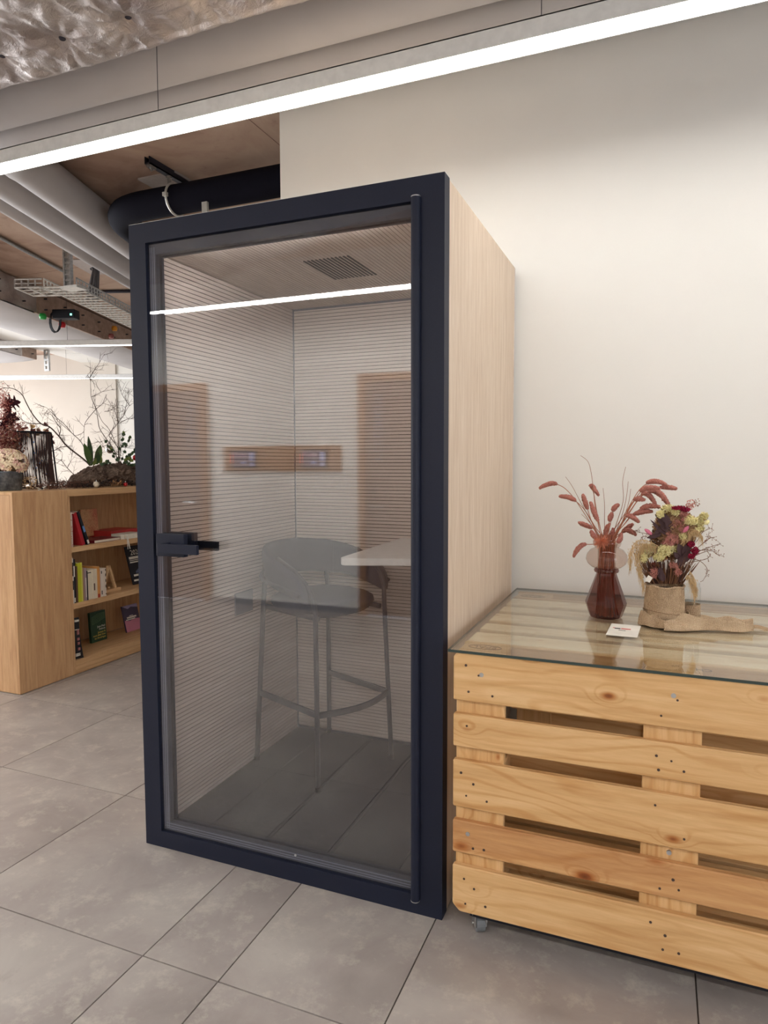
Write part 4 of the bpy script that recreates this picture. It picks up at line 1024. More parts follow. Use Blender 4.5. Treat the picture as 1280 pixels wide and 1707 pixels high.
# black fringed basket
bk = thing('fringed_basket', 'black wire basket with a hanging fringe of dark strands on the bookcase', 'basket', (0, 0, 0))
XK = -3.50
tl, tr_, br_, bl_ = at(25, 723, 'X', XK), at(82, 722, 'X', XK), at(93, 806, 'X', XK), at(36, 806, 'X', XK)
cK = Vector((XK, (tl.y+tr_.y)/2+.0, 0)); rt_ = (tr_.y-tl.y)/2; rb_ = (br_.y-bl_.y)/2
def ringp(r, z, n=28, w=0): return [(cK.x+r*.55*math.cos(a)+w*random.uniform(-1, 1), cK.y+r*math.sin(a), z+w*random.uniform(-1, 1)) for a in [2*PI*i/n for i in range(n+1)]]
zt_, zb_ = tr_.z, ZT+.004
bb2 = (bl_.y+br_.y)/2
m_ = MB(); random.seed(4); m_.tube(ringp(rt_, zt_, w=.0025), .0065, 7); m_.tube([(x, y+bb2-cK.y, z) for x, y, z in ringp(rb_, zb_+.004, w=.001)], .005, 6); m_.build('hoops', M['blackmatte'], bk)
for k in range(4):
    a = PI/4+k*PI/2+.25; MB().tube([(cK.x+rt_*.55*math.cos(a), cK.y+rt_*math.sin(a), zt_), (cK.x+rb_*.55*math.cos(a), bb2+rb_*math.sin(a), zb_)], .006, 7).build('upright', M['blackmatte'], bk)
fm = [MB(), MB()]
for k in range(112):
    a = 2*PI*k/112; r0 = rt_*random.uniform(.97, 1.0); r1 = rt_+(rb_-rt_)*random.uniform(.6, 1)
    z1 = zb_+random.uniform(.003, .03); 
    fm[k % 2].tube([(cK.x+r0*.55*math.cos(a), cK.y+r0*math.sin(a), zt_), (cK.x+.5*(r0+r1)*.55*math.cos(a+.02), cK.y+.5*(r0+r1)*math.sin(a+.02), (zt_+z1)/2), (cK.x+r1*.55*math.cos(a), (cK.y+bb2)/2+r1*math.sin(a), z1)], .0024, 4)
fm[0].build('fringe', plain('dark_brown_strand', srgb(92, 64, 54), .8), bk)['kind'] = 'stuff'
fm[1].build('fringe', M['blackmatte'], bk)['kind'] = 'stuff'
m_ = MB()
for (px, py) in ((56, 737), (57, 755), (66, 772), (60, 780), (77, 790), (70, 768)): m_.ball(at(px, py, 'X', XK+rt_*.5), .006, 8)
m_.build('glass_beads', plain('blue_glass_bead', srgb(120, 150, 205), .15, 0, .9), bk)
MB().tube(smooth_path([at(20, 748, 'X', XK), at(19, 738, 'X', XK), at(22, 731, 'X', XK), at(27, 728, 'X', XK)]), .003, 6).build('wire_handle', M['steel'], bk)
# red leaf spray behind the basket
rs = thing('red_leaf_spray', 'spray of small red and ochre autumn leaves behind the fringed basket', 'leaves', (0, 0, 0))
random.seed(9)
for k in range(26):
    px = random.uniform(32, 94); py = 716+random.gauss(0, 5)+(max(0, px-78)*1.6 if random.random() < .7 else 0)
    c = at(px, py, 'X', -3.60+random.uniform(-.05, .05)); m_ = MB(); lobed(m_, c, c+rv(1).normalized()*random.uniform(.03, .05), random.uniform(.016, .026), Vector((1, -.5, .2)))
    m_.build('leaf', bl2 if k % 3 else plain('ochre_leaf', srgb(196, 160, 108), .8), rs)
m_ = MB()
for k in range(6): m_.tube(smooth_path([at(50+5*k, 800, 'X', -3.62), at(48+7*k, 760, 'X', -3.62), at(40+9*k, 716+abs(k-3)*3, 'X', -3.6)]), .0016, 5)
m_.build('stems', brn, rs)['kind'] = 'stuff'

# bare branches
twig = plain('grey_brown_twig', srgb(98, 84, 78), .85)
def twigs(mb, path, n, length, X, r=.0012, seed=0, depth=2):
    random.seed(seed)
    for k in range(n):
        i = random.randrange(1, len(path)-1); p = path[i]; d = (path[i+1]-path[i-1]).normalized()
        s = Vector((random.uniform(-.4, .4), random.uniform(-1, 1), random.uniform(-.5, 1))).normalized()
        v = (d*.6+s).normalized(); L = length*random.uniform(.4, 1.1)
        pts = [p]; 
        for q in range(4): v = (v+rv(.28)+Vector((0, 0, .08))).normalized(); pts.append(pts[-1]+v*L/4)
        mb.tube(pts, [r*1.3, r*1.1, r, r*.8, r*.5], 4)
        if depth > 1: twigs_sub(mb, pts, r, L*.5)
def twigs_sub(mb, pts, r, L):
    for k in range(3):
        i = random.randrange(1, 4); v = ((pts[i+1]-pts[i-1]).normalized()*.6+rv(.9)).normalized(); a = pts[i]; mb.tube([a, a+v*L*.5, a+v*L+Vector((0, 0, L*.1))], [r*.8, r*.7, r*.4], 4)
def branch(lab, mains, X, r0, seed, nt, tl_):
    t = thing('bare_branch', lab, 'branch', (0, 0, 0)); m = MB(); tw = MB()
    for j, poly in enumerate(mains):
        pts = [at(px, py, 'X', X+.02*math.sin(k*1.7+j)) for k, (px, py) in enumerate(poly)]
        sp = smooth_path(pts, 5); L = len(sp); rr = [r0*(1 if j == 0 else .6)*(1-.75*i/L) for i in range(L)]
        m.tube(sp, rr, 6); twigs(tw, sp, nt if j == 0 else nt//2, tl_, X, seed=seed+j)
    m.build('limb', twig, t, smooth=True); tw.build('twigs', twig, t)['kind'] = 'stuff'; return t
branch('long bare branch arching left over the fringed basket', [
    [(150, 776), (140, 766), (112, 744), (98, 727), (83, 712), (68, 706), (54, 690), (44, 672), (36, 657), (22, 648), (8, 647), (-8, 650)],
    [(83, 712), (72, 720), (60, 722), (54, 716)], [(68, 706), (52, 706), (40, 702), (30, 694)], [(112, 744), (100, 746), (88, 752), (78, 752)],
    [(98, 727), (101, 715), (94, 705), (88, 695), (84, 690)]], -3.56, .0065, 100, 12, .13)
branch('slender bare twig crossing behind the long arching branch', [
    [(146, 762), (136, 738), (120, 722), (108, 708), (94, 696), (88, 690), (78, 680), (68, 676)],
    [(120, 722), (100, 705), (86, 692), (82, 686)], [(94, 696), (84, 682), (76, 688), (70, 702)]], -3.66, .0034, 200, 8, .10)
branch('tall bare branch rising above the bark, its tip over the distant lamp', [
    [(197, 772), (190, 750), (176, 730), (166, 714), (163, 698), (160, 682), (152, 662), (151, 645), (151, 630), (150, 612)],
    [(151, 628), (158, 616), (166, 604), (174, 590)], [(192, 738), (182, 716), (170, 702), (162, 684), (156, 670), (152, 648)], [(151, 634), (146, 626), (142, 632)],
    [(160, 682), (148, 696), (141, 708), (140, 728), (142, 745), (147, 768)], [(174, 686), (184, 684), (192, 682)], [(152, 662), (166, 655), (176, 650)], [(160, 682), (172, 672), (178, 666)]], -3.50, .0042, 300, 10, .12)
branch('bare branch on the right, reaching over the ivy towards the booth frame', [
    [(197, 772), (197, 748), (186, 732), (182, 724), (196, 706), (206, 692), (216, 676), (232, 668)],
    [(198, 705), (192, 688), (190, 680)], [(200, 704), (212, 699), (228, 696)], [(206, 692), (210, 676), (214, 660), (222, 648)], [(216, 676), (206, 662), (196, 640)], [(197, 748), (210, 744), (226, 742)],
    [(186, 728), (180, 740), (166, 748), (158, 762), (150, 774)], [(197, 758), (176, 748), (168, 740), (158, 730)]], -3.40, .0042, 400, 12, .12)
branch('fine bare twigs curling low between the basket and the bark', [
    [(128, 796), (112, 780), (102, 768), (94, 772), (86, 764)], [(112, 780), (118, 768), (120, 752), (116, 746)], [(102, 768), (104, 756), (98, 748)]], -3.58, .003, 500, 12, .11)

# bark chunk, heather, moss
bark = NT('rough_bark'); bv = bark.coords((3, 1, 2)); bn = bark.noise(bv, 9, 7, .8, 1.0)
bark.bump(bn, 1.0, .02); bark.base(bark.ramp(bn, [(.33, srgb(44, 36, 34)), (.48, srgb(112, 94, 84)), (.66, srgb(172, 150, 134))]), .95, 0, .1)
bkx = -3.42
def barkfn(u, v):
    a = at(114, 800, 'X', bkx).y; b = at(246, 800, 'X', bkx).y; y = a+(b-a)*u
    env = max(.03, math.sin(PI*min(1, u**.8*.80+.02)))**.7; an = 2*PI*v
    r = .088*env; p = Vector((y*9, math.cos(an)*1.6, math.sin(an)*1.6))
    k = 1+.38*noise.noise(p)+.22*noise.noise(p*3.1)+.12*noise.noise(p*7)
    return (bkx+r*1.25*k*math.cos(an), y, ZT+.0+.082*1.0*env+r*1.02*k*math.sin(an)*1.0)
m_ = MB(); m_.grid(barkfn, 90, 40)
zm = min(v[2] for v in m_.v); m_.v = [(x, y, max(z, ZT+.0005)) for x, y, z in m_.v]
o = m_.build('bark_chunk', bark.m, None, smooth=False); tag(o, 'rough brown chunk of bark lying beside the booth frame on the bookcase', 'bark')
he = thing('heather_pile', 'loose pile of dry reddish brown heather lying along the bookcase edge', 'heather', (0, 0, 0))
for nm_, mt, cnt, sd in (('heather_twigs', plain('heather_brown', srgb(112, 78, 66), .9), 420, 5), ('heather_twigs', plain('heather_dark', srgb(66, 48, 42), .9), 260, 6)):
    random.seed(sd); m_ = MB()
    for k in range(cnt):
        px = random.uniform(64, 150); h = random.random()**1.3*.055*(1-.5*abs(px-105)/45); y = at(px, 800, 'X', -3.25).y
        x = -3.16-random.random()*.22; c = Vector((x, y, ZT+.003+h)); d = Vector((random.uniform(-.3, .3), random.uniform(-1, 1), random.uniform(-.25, .35))).normalized()*random.uniform(.015, .05)
        e = c+d; e.z = max(e.z, ZT+.003); m_.tube([c, (c+e)/2+rv(.004)*1.0+Vector((0, 0, .004)), e], [.0016, .0014, .0008], 3)
    m_.build(nm_, mt, he)['kind'] = 'stuff'
lo = thing('dark_leaf_litter', 'dark heap of dead leaves and moss under the bark chunk', 'leaves', (0, 0, 0))
random.seed(8); m_ = MB()
for k in range(420):
    px = random.uniform(118, 232); y = at(px, 800, 'X', -3.24).y; c = Vector((-3.13-random.random()*.14, y, ZT+.004+random.random()*.045*(.5+.5*math.sin((px-118)/36))))
    leaf(m_, c, c+Vector((random.uniform(-.02, .02), random.uniform(-.03, .03), random.uniform(-.002, .018))), .006, n=2)
m_.build('dead_leaves', plain('blackish_leaf', srgb(44, 38, 38), .9), lo)['kind'] = 'stuff'
yl = MB(); random.seed(12)
for k in range(60):
    px = random.uniform(184, 202); c = at(px, 804, 'X', -3.14); c.z = ZT+.004+random.random()*.03; leaf(yl, c, c+rv(.02)+Vector((0, 0, .01)), .007, n=2)
yl.build('tan_leaves', plain('tan_leaf', srgb(168, 128, 92), .9), lo)['kind'] = 'stuff'
hb_ = thing('hydrangea', 'small beige dried hydrangea head lying in front of the basket', 'flower', at(50, 806, 'X', -3.28)[:])
hb_.location.z = ZT+.05; random.seed(14); m_ = MB()
for k in range(160):
    d = rv(1).normalized(); c = Vector((d.x*.03, d.y*.04, d.z*.044)); a = rv(.009); b = rv(.009); m_.poly([c, c+a, c+a+b, c+b])
m_.build('florets', plain('beige_floret', srgb(190, 162, 124), .85), hb_)['kind'] = 'stuff'
wo = thing('white_ribbon_bow', 'small crumpled white paper ornament on the bookcase front edge', 'ornament', at(68, 812, 'X', -3.14)[:]); wo.location.z = ZT+.002
m_ = MB()
for k in range(7):
    a = k*.9; leaf(m_, (0, 0, .004), (.03*math.cos(a), .045*math.sin(a), .012+.012*(k % 3)), .010, curl=.3)
m_.build('paper_folds', WHT, wo)
MB().ball((0, .01, .010), .008, 8).build('dark_centre', M['blackmatte'], wo)
# strap-leaved plant and ivy
grn = plain('green_leaf', srgb(84, 112, 62), .45); grn2 = plain('dark_green_leaf', srgb(60, 84, 56), .5); lg = plain('yellow_green_leaf', srgb(132, 148, 80), .5)
sp_ = thing('strap_leaf_plant', 'small plant with broad upright green strap leaves behind the bark', 'plant', (0, 0, 0))
for (b_, t_, w, mt) in (((152, 776), (141, 740), .026, grn), ((153, 776), (148, 728), .020, grn2), ((160, 774), (168, 742), .028, grn), ((162, 774), (164, 754), .020, grn2), ((168, 776), (167, 758), .016, lg), ((156, 776), (160, 764), .014, lg)):
    m_ = MB(); leaf(m_, at(*b_, 'X', -3.50), at(*t_, 'X', -3.46), w, Vector((1, -.5, .1)), .05, 8); m_.build('leaf', mt, sp_, smooth=True)
MB().lathe([(.03, 0), (.035, .10), (.002, .10)], 14, c=tuple(at(157, 790, 'X', -3.52).xy)+(ZT,)).build('root_ball', plain('moss_ball', srgb(60, 58, 38), .95), sp_)
iv = thing('ivy_sprig', 'ivy and eucalyptus sprigs with small round leaves next to the booth frame', 'plant', (0, 0, 0))
random.seed(17); stems = MB()
for (a_, b_) in (((196, 776), (178, 738)), ((198, 776), (206, 724)), ((200, 776), (216, 732)), ((202, 778), (226, 752)), ((205, 780), (232, 776)), ((192, 776), (172, 772)), ((204, 778), (218, 766))):
    A, B = at(*a_, 'X', -3.42), at(*b_, 'X', -3.36); mid = (A+B)/2+Vector((0, 0, .02)); pp = smooth_path([A, mid, B], 5); stems.tube(pp, .0016, 5)
    for k in range(2, len(pp)):
        if random.random() < .85:
            d = (pp[k]-pp[k-1]).normalized()+rv(.8); d.normalize(); m_ = MB(); leaf(m_, pp[k], pp[k]+d*random.uniform(.025, .038), random.uniform(.010, .016), Vector((1, -.6, .2)), .1, 4)
            m_.build('leaf', random.choice((grn, grn2, grn2, lg)), iv)
stems.build('stems', twig, iv)['kind'] = 'stuff'
silver = plain('silver_mirror', (.75, .75, .76, 1), .08, 1.0); redb = plain('red_bauble_gloss', (.42, .01, .015, 1), .15, .3, .8); pearl = plain('pearl_shell', srgb(206, 196, 178), .4)
def bauble(lab, px, py, X, r, mt, cat='bauble', z=None):
    p = at(px, py, 'X', X)
    if z: p.z = z
    t = thing('bauble', lab, cat, p[:]); MB().ball((0, 0, 0), r, 20).build('ball', mt, t, smooth=True)
    MB().lathe([(.004, r-.001), (.004, r+.006), (.001, r+.010)], 10).build('cap', silver, t); return t
bauble('silver mirror bauble hanging among the ivy', 183, 749, -3.44, .033, silver)
bauble('red glass bauble touching the booth frame, hanging above the bark', 226, 763, -3.30, .024, redb)
bauble('red glass bauble lying on the bookcase edge below the bark', 209, 801, -3.13, .016, redb, z=ZT+.017)
bauble('cream pearly snail-like ball lying in the dark leaves below the bark', 160, 797, -3.13, .021, pearl, 'ornament', z=ZT+.026)
# poster on the wall at the far end
po = thing('poster', 'narrow blue and purple poster on the end wall, partly behind the booth frame', 'poster', TW(12.0, 4.62, 1.44)[:], DA+PI)
pw = .9
MB().box(-pw, 0, -.0, .02, 0, 1.08).build('sheet', cmat('poster_blue', (52, 104, 176)), po)
MB().box(-pw, 0, .0205, .023, .55, 1.08).build('upper_field', cmat('poster_purple', (60, 58, 104)), po)
m_ = MB()
for k in range(5): m_.tube([(-.02-.02*k, .024, .6+.07*k), (-.2, .024, .68+.05*k), (-.5, .024, .66+.09*k)], .012, 5)
m_.build('pink_lines', cmat('poster_pink', (196, 130, 160)), po)

# ------------------------------------------------------------------ amber vase with dried grasses
VX, VY = .436, .548
va = thing('glass_vase', 'amber brown glass vase with a bulbous neck on the glass table top', 'vase', (VX, VY, ZG))
K_ = 1.0
def facet(a, z): return 0
low = [(.052, 0), (.056, .004), (.0695, .044), (.071, .052), (.066, .066), (.036, .150), (.034, .158)]
MB().lathe(low, 12, caps=False).build('lower_body', M['amber'], va, smooth=False)
MB().lathe([(.001, .001), (.052, .001)], 24, caps=False).build('base', M['amber'], va)
MB().lathe([(.034, .158), (.041, .161), (.043, .167), (.041, .173), (.036, .176)], 32, caps=False).build('collar', M['amber'], va, smooth=True)
MB().lathe([(.036, .176), (.052, .179), (.066, .192), (.0715, .207), (.068, .224), (.056, .240), (.044, .246), (.040, .249)], 36, caps=False).build('bulb', M['smoke'], va, smooth=True)
MB().lathe([(.040, .249), (.045, .253), (.048, .263), (.047, .272), (.042, .278), (.039, .279)], 36, caps=False).build('rim', M['smoke'], va, smooth=True)
MB().lathe([(.0325, .158), (.030, .20), (.031, .246), (.037, .262)], 32, caps=False).build('inner_neck', M['smoke'], va, smooth=True)
stem = plain('dried_straw_stem', srgb(176, 112, 84), .75); head = NT('terracotta_seed_head'); hv = head.coords(); hn = head.noise(hv, 420, 3, .8)
head.bump(hn, 1.0, .004); head.base(head.ramp(hn, [(.35, srgb(168, 100, 92)), (.5, srgb(208, 136, 122)), (.7, srgb(230, 170, 152))]), .9, 0, .15)
heads = [
 ((60, 238), (155, 215), [(200, 240), (260, 310), (360, 470)], 'pale foxtail head arching out farthest left above the vase'),
 ((165, 280), (255, 305), [(300, 350), (350, 430)], 'foxtail head second from the left, pointing left'),
 ((292, 268), (318, 350), [(345, 430), (375, 490)], 'upright foxtail head left of centre, above the sideways ones'),
 ((378, 275), (338, 228), [(350, 262), (358, 330), (385, 480)], 'highest foxtail head left of centre, beside the tallest blade'),
 ((332, 308), (372, 410), [(385, 450), (398, 500)], 'long foxtail head just right of the upright one'),
 ((268, 418), (340, 448), [(362, 470), (385, 505)], 'short foxtail head pointing left midway up the bunch'),
 ((336, 460), (368, 503), [(385, 525)], 'small foxtail head just above the orange tuft'),
 ((242, 604), (310, 535), [(330, 521), (350, 522), (385, 545)], 'foxtail head drooping left below the vase rim'),
 ((486, 322), (452, 360), [(445, 400), (432, 480)], 'small foxtail head in the middle gap of the bunch'),
 ((450, 365), (434, 412), [(428, 450), (420, 500)], 'thin foxtail head below the small middle one'),
 ((438, 425), (418, 490), [(412, 520)], 'dark foxtail head standing close in the middle of the bunch'),
 ((456, 448), (438, 508), [(432, 530)], 'dark foxtail head beside the central stems, just above the rim'),
 ((740, 218), (632, 212), [(590, 250), (530, 350), (450, 510)], 'topmost foxtail head arching right'),
 ((705, 238), (600, 256), [(560, 310), (520, 390), (455, 510)], 'foxtail head just under the topmost one on the right'),
 ((795, 240), (705, 232), [(640, 250), (570, 320), (460, 505)], 'foxtail head reaching farthest right towards the wall'),
 ((752, 330), (644, 256), [(600, 285), (540, 370), (460, 505)], 'largest foxtail head, bending down at the right'),
 ((684, 330), (605, 270), [(570, 300), (525, 380), (455, 505)], 'curved foxtail head hanging under the largest one'),
 ((625, 300), (567, 302), [(545, 330), (510, 400), (450, 500)], 'stubby foxtail head close inside the right-hand group'),
 ((708, 338), (600, 346), [(560, 375), (520, 420), (455, 510)], 'straight foxtail head pointing right above the lowest pair'),
 ((665, 360), (563, 378), [(530, 410), (455, 515)], 'slim foxtail head pointing right, below the straight one'),
 ((592, 418), (527, 386), [(500, 420), (450, 510)], 'broad foxtail head drooping right in the lower half'),
 ((560, 425), (502, 470), [(480, 495), (445, 525)], 'dark foxtail head crossing over the lower right stems'),
 ((578, 488), (516, 462), [(490, 480), (450, 525)], 'lowest foxtail head on the right, pointing to the jar flowers'),
 ((498, 475), (474, 522), [(450, 540)], 'short foxtail head beside the rim on the right'),
]
GG = 'dried foxtail grasses in the amber vase'
random.seed(2)
def q2(p): return (880+p[0]*.3125, 740+p[1]*.3125)
for k, (tip, neck, sts, lab) in enumerate(heads):
    Y0 = VY+random.uniform(-.05, .05)*(1 if k not in (8, 9, 10, 11) else .4)
    T, Nk = at(*q2(tip), 'Y', Y0), at(*q2(neck), 'Y', Y0)
    base = Vector((VX+random.uniform(-.03, .03), VY+random.uniform(-.03, .03), ZG+.006))
    mouth = Vector((VX+random.uniform(-.022, .022), VY+random.uniform(-.022, .022), ZG+.23)); 
    path = [base, mouth]
    mids = []
    for j, s in enumerate(reversed(sts)):
        f = (j+1)/(len(sts)+1); p = at(*q2(s), 'Y', VY+(Y0-VY)*f)
        if p.z > ZG+.285: mids.append(p)
    path += mids+[Nk]
    g_ = thing('foxtail_grass', 'dried '+lab.replace('foxtail head', 'foxtail grass'), 'dried grass', base[:], 0, GG)
    g_['label'] = 'dried '+lab
    o_ = Vector(base); sp = smooth_path([p-o_ for p in path], 6)
    MB().tube(sp, [.0013]*len(sp), 5).build('stem', stem, g_)
    a, b = Nk-o_, T-o_; dirn = (sp[-1]-sp[-3]).normalized(); ctrl = a+dirn*(b-a).length*.45
    n = 34; pts = []; rr = []
    wd = .0088 if k not in (15,) else .0105
    for i in range(n+1):
        t = i/n; pts.append(a*(1-t)**2+ctrl*2*t*(1-t)+b*t*t); rr.append(max(.0012, wd*(math.sin(PI*(t*.90+.06))**.42)*(1+.08*math.sin(i*2.4))))
    m = MB(); m.tube(pts, rr, 16)
    m.v = [tuple(Vector(v)+noise.noise_vector(Vector(v)*330)*.0030) for v in m.v]
    m.build('seed_head', head.m, g_, smooth=True)
# fluffy orange tuft at the rim
tf = thing('orange_tuft', 'fluffy orange seed tuft hanging over the left of the vase rim', 'dried flower', at(1002, 903, 'Y', VY-.045)[:])
m_ = MB(); random.seed(6)
for k in range(260):
    d = Vector((random.uniform(-1, 1), random.uniform(-.6, .4), random.uniform(-.6, .55))).normalized(); m_.tube([(0, 0, 0), d*random.uniform(.018, .030)], [.0009, .0004], 3)
m_.build('bristles', plain('orange_bristle', srgb(206, 128, 98), .8), tf)['kind'] = 'stuff'
MB().tube([(0, 0, 0), (.012, .03, -.06), (.015, .05, -.12)], .0015, 5).build('stem', stem, tf)
blades = [([(280, 62), (320, 95), (338, 160), (348, 240), (365, 350), (395, 500)], 'tallest thin dried blade, bent at the top left of the bunch'),
          ([(200, 175), (235, 225), (275, 300), (330, 400), (385, 500)], 'thin dried blade leaning left between the arching heads'),
          ([(521, 122), (505, 200), (508, 300), (480, 400), (440, 510)], 'tall pointed dried blade rising just right of the middle'),
          ([(535, 200), (522, 300), (495, 400), (450, 510)], 'second dried blade close to the tall pointed one'),
          ([(400, 235), (408, 320), (408, 420), (412, 510)], 'straight thin dried blade in the middle of the bunch'),
          ([(548, 240), (535, 320), (500, 420), (455, 510)], 'third dried blade, shortest of the three right of the middle'),
          ([(285, 375), (330, 420), (385, 500)], 'short dried blade low on the left of the bunch')]
for k, (b_, lab) in enumerate(blades):
    Y0 = VY+(-.02, .02, .01, .03, -.01, 0, .0)[k]; pts = [at(*q2(p), 'Y', Y0) for p in b_]+[Vector((VX+.006*k-.02, VY, ZG+.24)), Vector((VX+.02-.006*k, VY+.01, ZG+.008))]
    g_ = thing('grass_blade', lab, 'dried grass', pts[-1][:], 0, 'dried blades in the amber vase'); sp = smooth_path([p-pts[-1] for p in pts], 6); L = len(sp)
    MB().tube(sp, [.0007+.0009*i/L for i in range(L)], 5).build('blade', plain('dry_blade', srgb(158, 112, 92), .8), g_)
# thick mass of straw stems inside the vase
sm2 = thing('straw_stems', 'bundle of reddish straw stems packed inside the amber vase', 'stems', (VX, VY, ZG+.004)); m_ = MB(); random.seed(77)
for k in range(46):
    a = random.uniform(0, 2*PI); r0 = random.uniform(.005, .045); r1 = random.uniform(.0, .026); m_.tube([(r0*math.cos(a), r0*math.sin(a), .002), (r1*math.cos(a+.3), r1*math.sin(a+.3), .16), (r1*math.cos(a+.5), r1*math.sin(a+.5), .24), (1.2*r1*math.cos(a+.5), 1.2*r1*math.sin(a+.5), .29)], .0021, 5)
m_.build('stems', plain('rust_straw', srgb(184, 116, 92), .8), sm2)['kind'] = 'stuff'
# business card
cd = thing('card', 'small white card with red and black print lying before the vase', 'card', (.5065, .357, ZG+.0002), -.045)
MB().box(-.047, .047, -.082, .082, 0, .0008).build('paper', WHT, cd)
cd.scale = (1, 1, 1)
m_ = MB().box(-.030, -.012, .010, .022, .0008, .0012).build('print_mark', BLK, cd)
MB().box(-.010, .020, .012, .024, .0008, .0012).build('print_mark', cmat('print_red', (206, 84, 84)), cd)
MB().box(-.016, .006, -.008, -.004, .0008, .0012).build('print_mark', BLK, cd); MB().box(-.036, -.03, .018, .026, .0008, .0012).build('print_mark', cmat('print_red2', (206, 84, 84)), cd)

# ------------------------------------------------------------------ burlap wrapped pot and bouquet
def mk_burlap(n, a, b):
    t = NT(n); v = t.coords((1, 1, 1), rnd=False); w1 = t.add('ShaderNodeTexWave', bands_direction='Z'); w1.inputs['Scale'].default_value = 88; w1.inputs['Distortion'].default_value = 5.0
    w1.inputs['Detail Scale'].default_value = 3
    w2_ = t.add('ShaderNodeTexWave', bands_direction='X'); w2_.inputs['Scale'].default_value = 80; w2_.inputs['Distortion'].default_value = 5.0
    t.link(v, w1.inputs['Vector']); t.link(v, w2_.inputs['Vector'])
    mu = t.add('ShaderNodeMath', operation='MULTIPLY'); t.link(w1.outputs['Fac'], mu.inputs[0]); t.link(w2_.outputs['Fac'], mu.inputs[1])
    n_ = t.noise(v, 14, 4, .7); ad = t.add('ShaderNodeMath', operation='MULTIPLY_ADD'); t.link(n_, ad.inputs[0]); ad.inputs[1].default_value = .75; t.link(mu.outputs[0], ad.inputs[2])
    t.bump(mu.outputs[0], .9, .003)
    return t.base(t.ramp(ad.outputs[0], [(.22, srgb(124, 96, 72)), (.45, a), (.85, b)]), .95, 0, .1)
BU = mk_burlap('burlap_weave', srgb(190, 160, 128), srgb(226, 202, 170))
JX, JY = .628, .500
jp = thing('burlap_pot', 'round pot wrapped in coarse brown burlap on the glass table top', 'pot', (JX, JY, ZG))
def wob(a, z): return .03*noise.noise(Vector((math.cos(a)*1.5, math.sin(a)*1.5, z*14)))
MB().lathe([(.062, .0), (.066, .03), (.064, .08), (.0605, .128), (.0585, .134), (.055, .128), (.053, .08), (.05, .01), (.002, .008)], 48, wob=wob, caps=False).build('burlap_wrap', BU, jp, smooth=True)
m_ = MB(); m_.tube([((.0595+.002*math.sin(9*a))*math.cos(a), (.0595+.002*math.sin(9*a))*math.sin(a), .133+.002*math.sin(5*a)) for a in [2*PI*i/60 for i in range(61)]], .0042, 8); m_.build('rolled_hem', BU, jp, smooth=True)
MB().lathe([(.052, .12), (.002, .12)], 24, caps=False).build('filling', plain('dark_filling', (.03, .02, .015, 1), .9), jp)
m_ = MB(); m_.tube([((.0672)*math.cos(a), (.0672)*math.sin(a), .05+.004*math.sin(2*a)) for a in [2*PI*i/40 for i in range(41)]], .0012, 5); m_.build('twine', plain('twine', srgb(150, 120, 92), .9), jp)
gj = thing('glass_jar', 'small clear glass jar half wrapped in burlap, behind the burlap pot', 'jar', (JX+.082, JY+.055, ZG))
MB().lathe([(.030, 0), (.032, .004), (.032, .12), (.029, .13), (.029, .14)], 28, caps=False).build('glass', M['clear'], gj, smooth=True)
MB().lathe([(.0325, .001), (.034, .03), (.033, .062), (.0325, .066)], 32, wob=wob, caps=False).build('burlap_band', BU, gj, smooth=True)
# burlap scarf around the foot and trailing right
sf = thing('burlap_scarf', 'loose burlap cloth wound round the pot foot and trailing to the right', 'cloth', (JX, JY, ZG))
def ringfn(u, v):
    a = -PI*1.05+u*PI*2.0; r = .070+.010*v+.004*math.sin(a*5+2)+.003*math.sin(a*11); z = .006+.036*(1-v)*(.85+.25*math.sin(a*2.0+.4))+.004*math.sin(9*a+3*v)
    if v > .8: z = max(.001, z*.4)
    return (r*math.cos(a)*1.04, r*math.sin(a), max(.0015, z))
m_ = MB(); m_.grid(ringfn, 80, 10); m_.build('wound_fold', BU, sf, smooth=True, solid=.002)
def tailfn(u, v):
    x = .0+.27*u; c = -.050+.070*u; w = (.050*(1-.35*u)+.01*math.sin(u*9))*min(1, (1.04-u)*6)**.5
    y = c+(v-.5)*2*w; prof = max(0, 1-(abs(v-.5)*2)**2.2)
    f = min(1, u/.22); z = .0015+prof*(f*f*(3-2*f)*.022+.020*(1-u)+.010)*(.75+.25*math.sin(v*17+u*5))+.004*math.sin(u*23+v*6)*prof
    return (x, y, max(.0015, z))
m_ = MB(); m_.grid(tailfn, 70, 36); m_.build('trailing_end', BU, sf, smooth=True, solid=.0015)
m_ = MB(); random.seed(15)
for k in range(16):
    y = .02+(random.random()-.5)*.06; m_.tube(smooth_path([(.262, y, .006), (.285, y+random.uniform(-.01, .01), .010), (.30+random.random()*.04, y+random.uniform(-.03, .02), .001)]), .0009, 4)
m_.build('frayed_threads', plain('burlap_thread', srgb(186, 158, 126), .9), sf)['kind'] = 'stuff'

# bouquet of dried flowers: crop coordinates of the photograph, 1 unit = .1406 px
dbq = thing('dried_bouquet', 'mixed dried bouquet in yellow, pink and dark red in the burlap pot', 'bouquet', (JX, JY, ZG+.125))
OB = Vector(dbq.location)
def q3(x, y, Y=JY): return at(1040+x*.140625, 820+y*.140625, 'Y', Y)-OB
yel = plain('yellow_statice', srgb(234, 224, 168), .85); yel2 = plain('ochre_calyx', srgb(160, 120, 68), .85); pnk = plain('small_pink_flower', srgb(200, 138, 126), .85); crm = plain('cream_straw', srgb(214, 186, 142), .85)
crim = plain('crimson_celosia', srgb(150, 24, 60), .9); dpl = plain('dark_plum_leaf', srgb(70, 46, 48), .7); mag_ = plain('magenta_bunny_tail', srgb(206, 116, 140), .9); stemb = plain('brown_stem', srgb(120, 82, 56), .85); dk = plain('dark_brown_stem', srgb(70, 44, 36), .85)
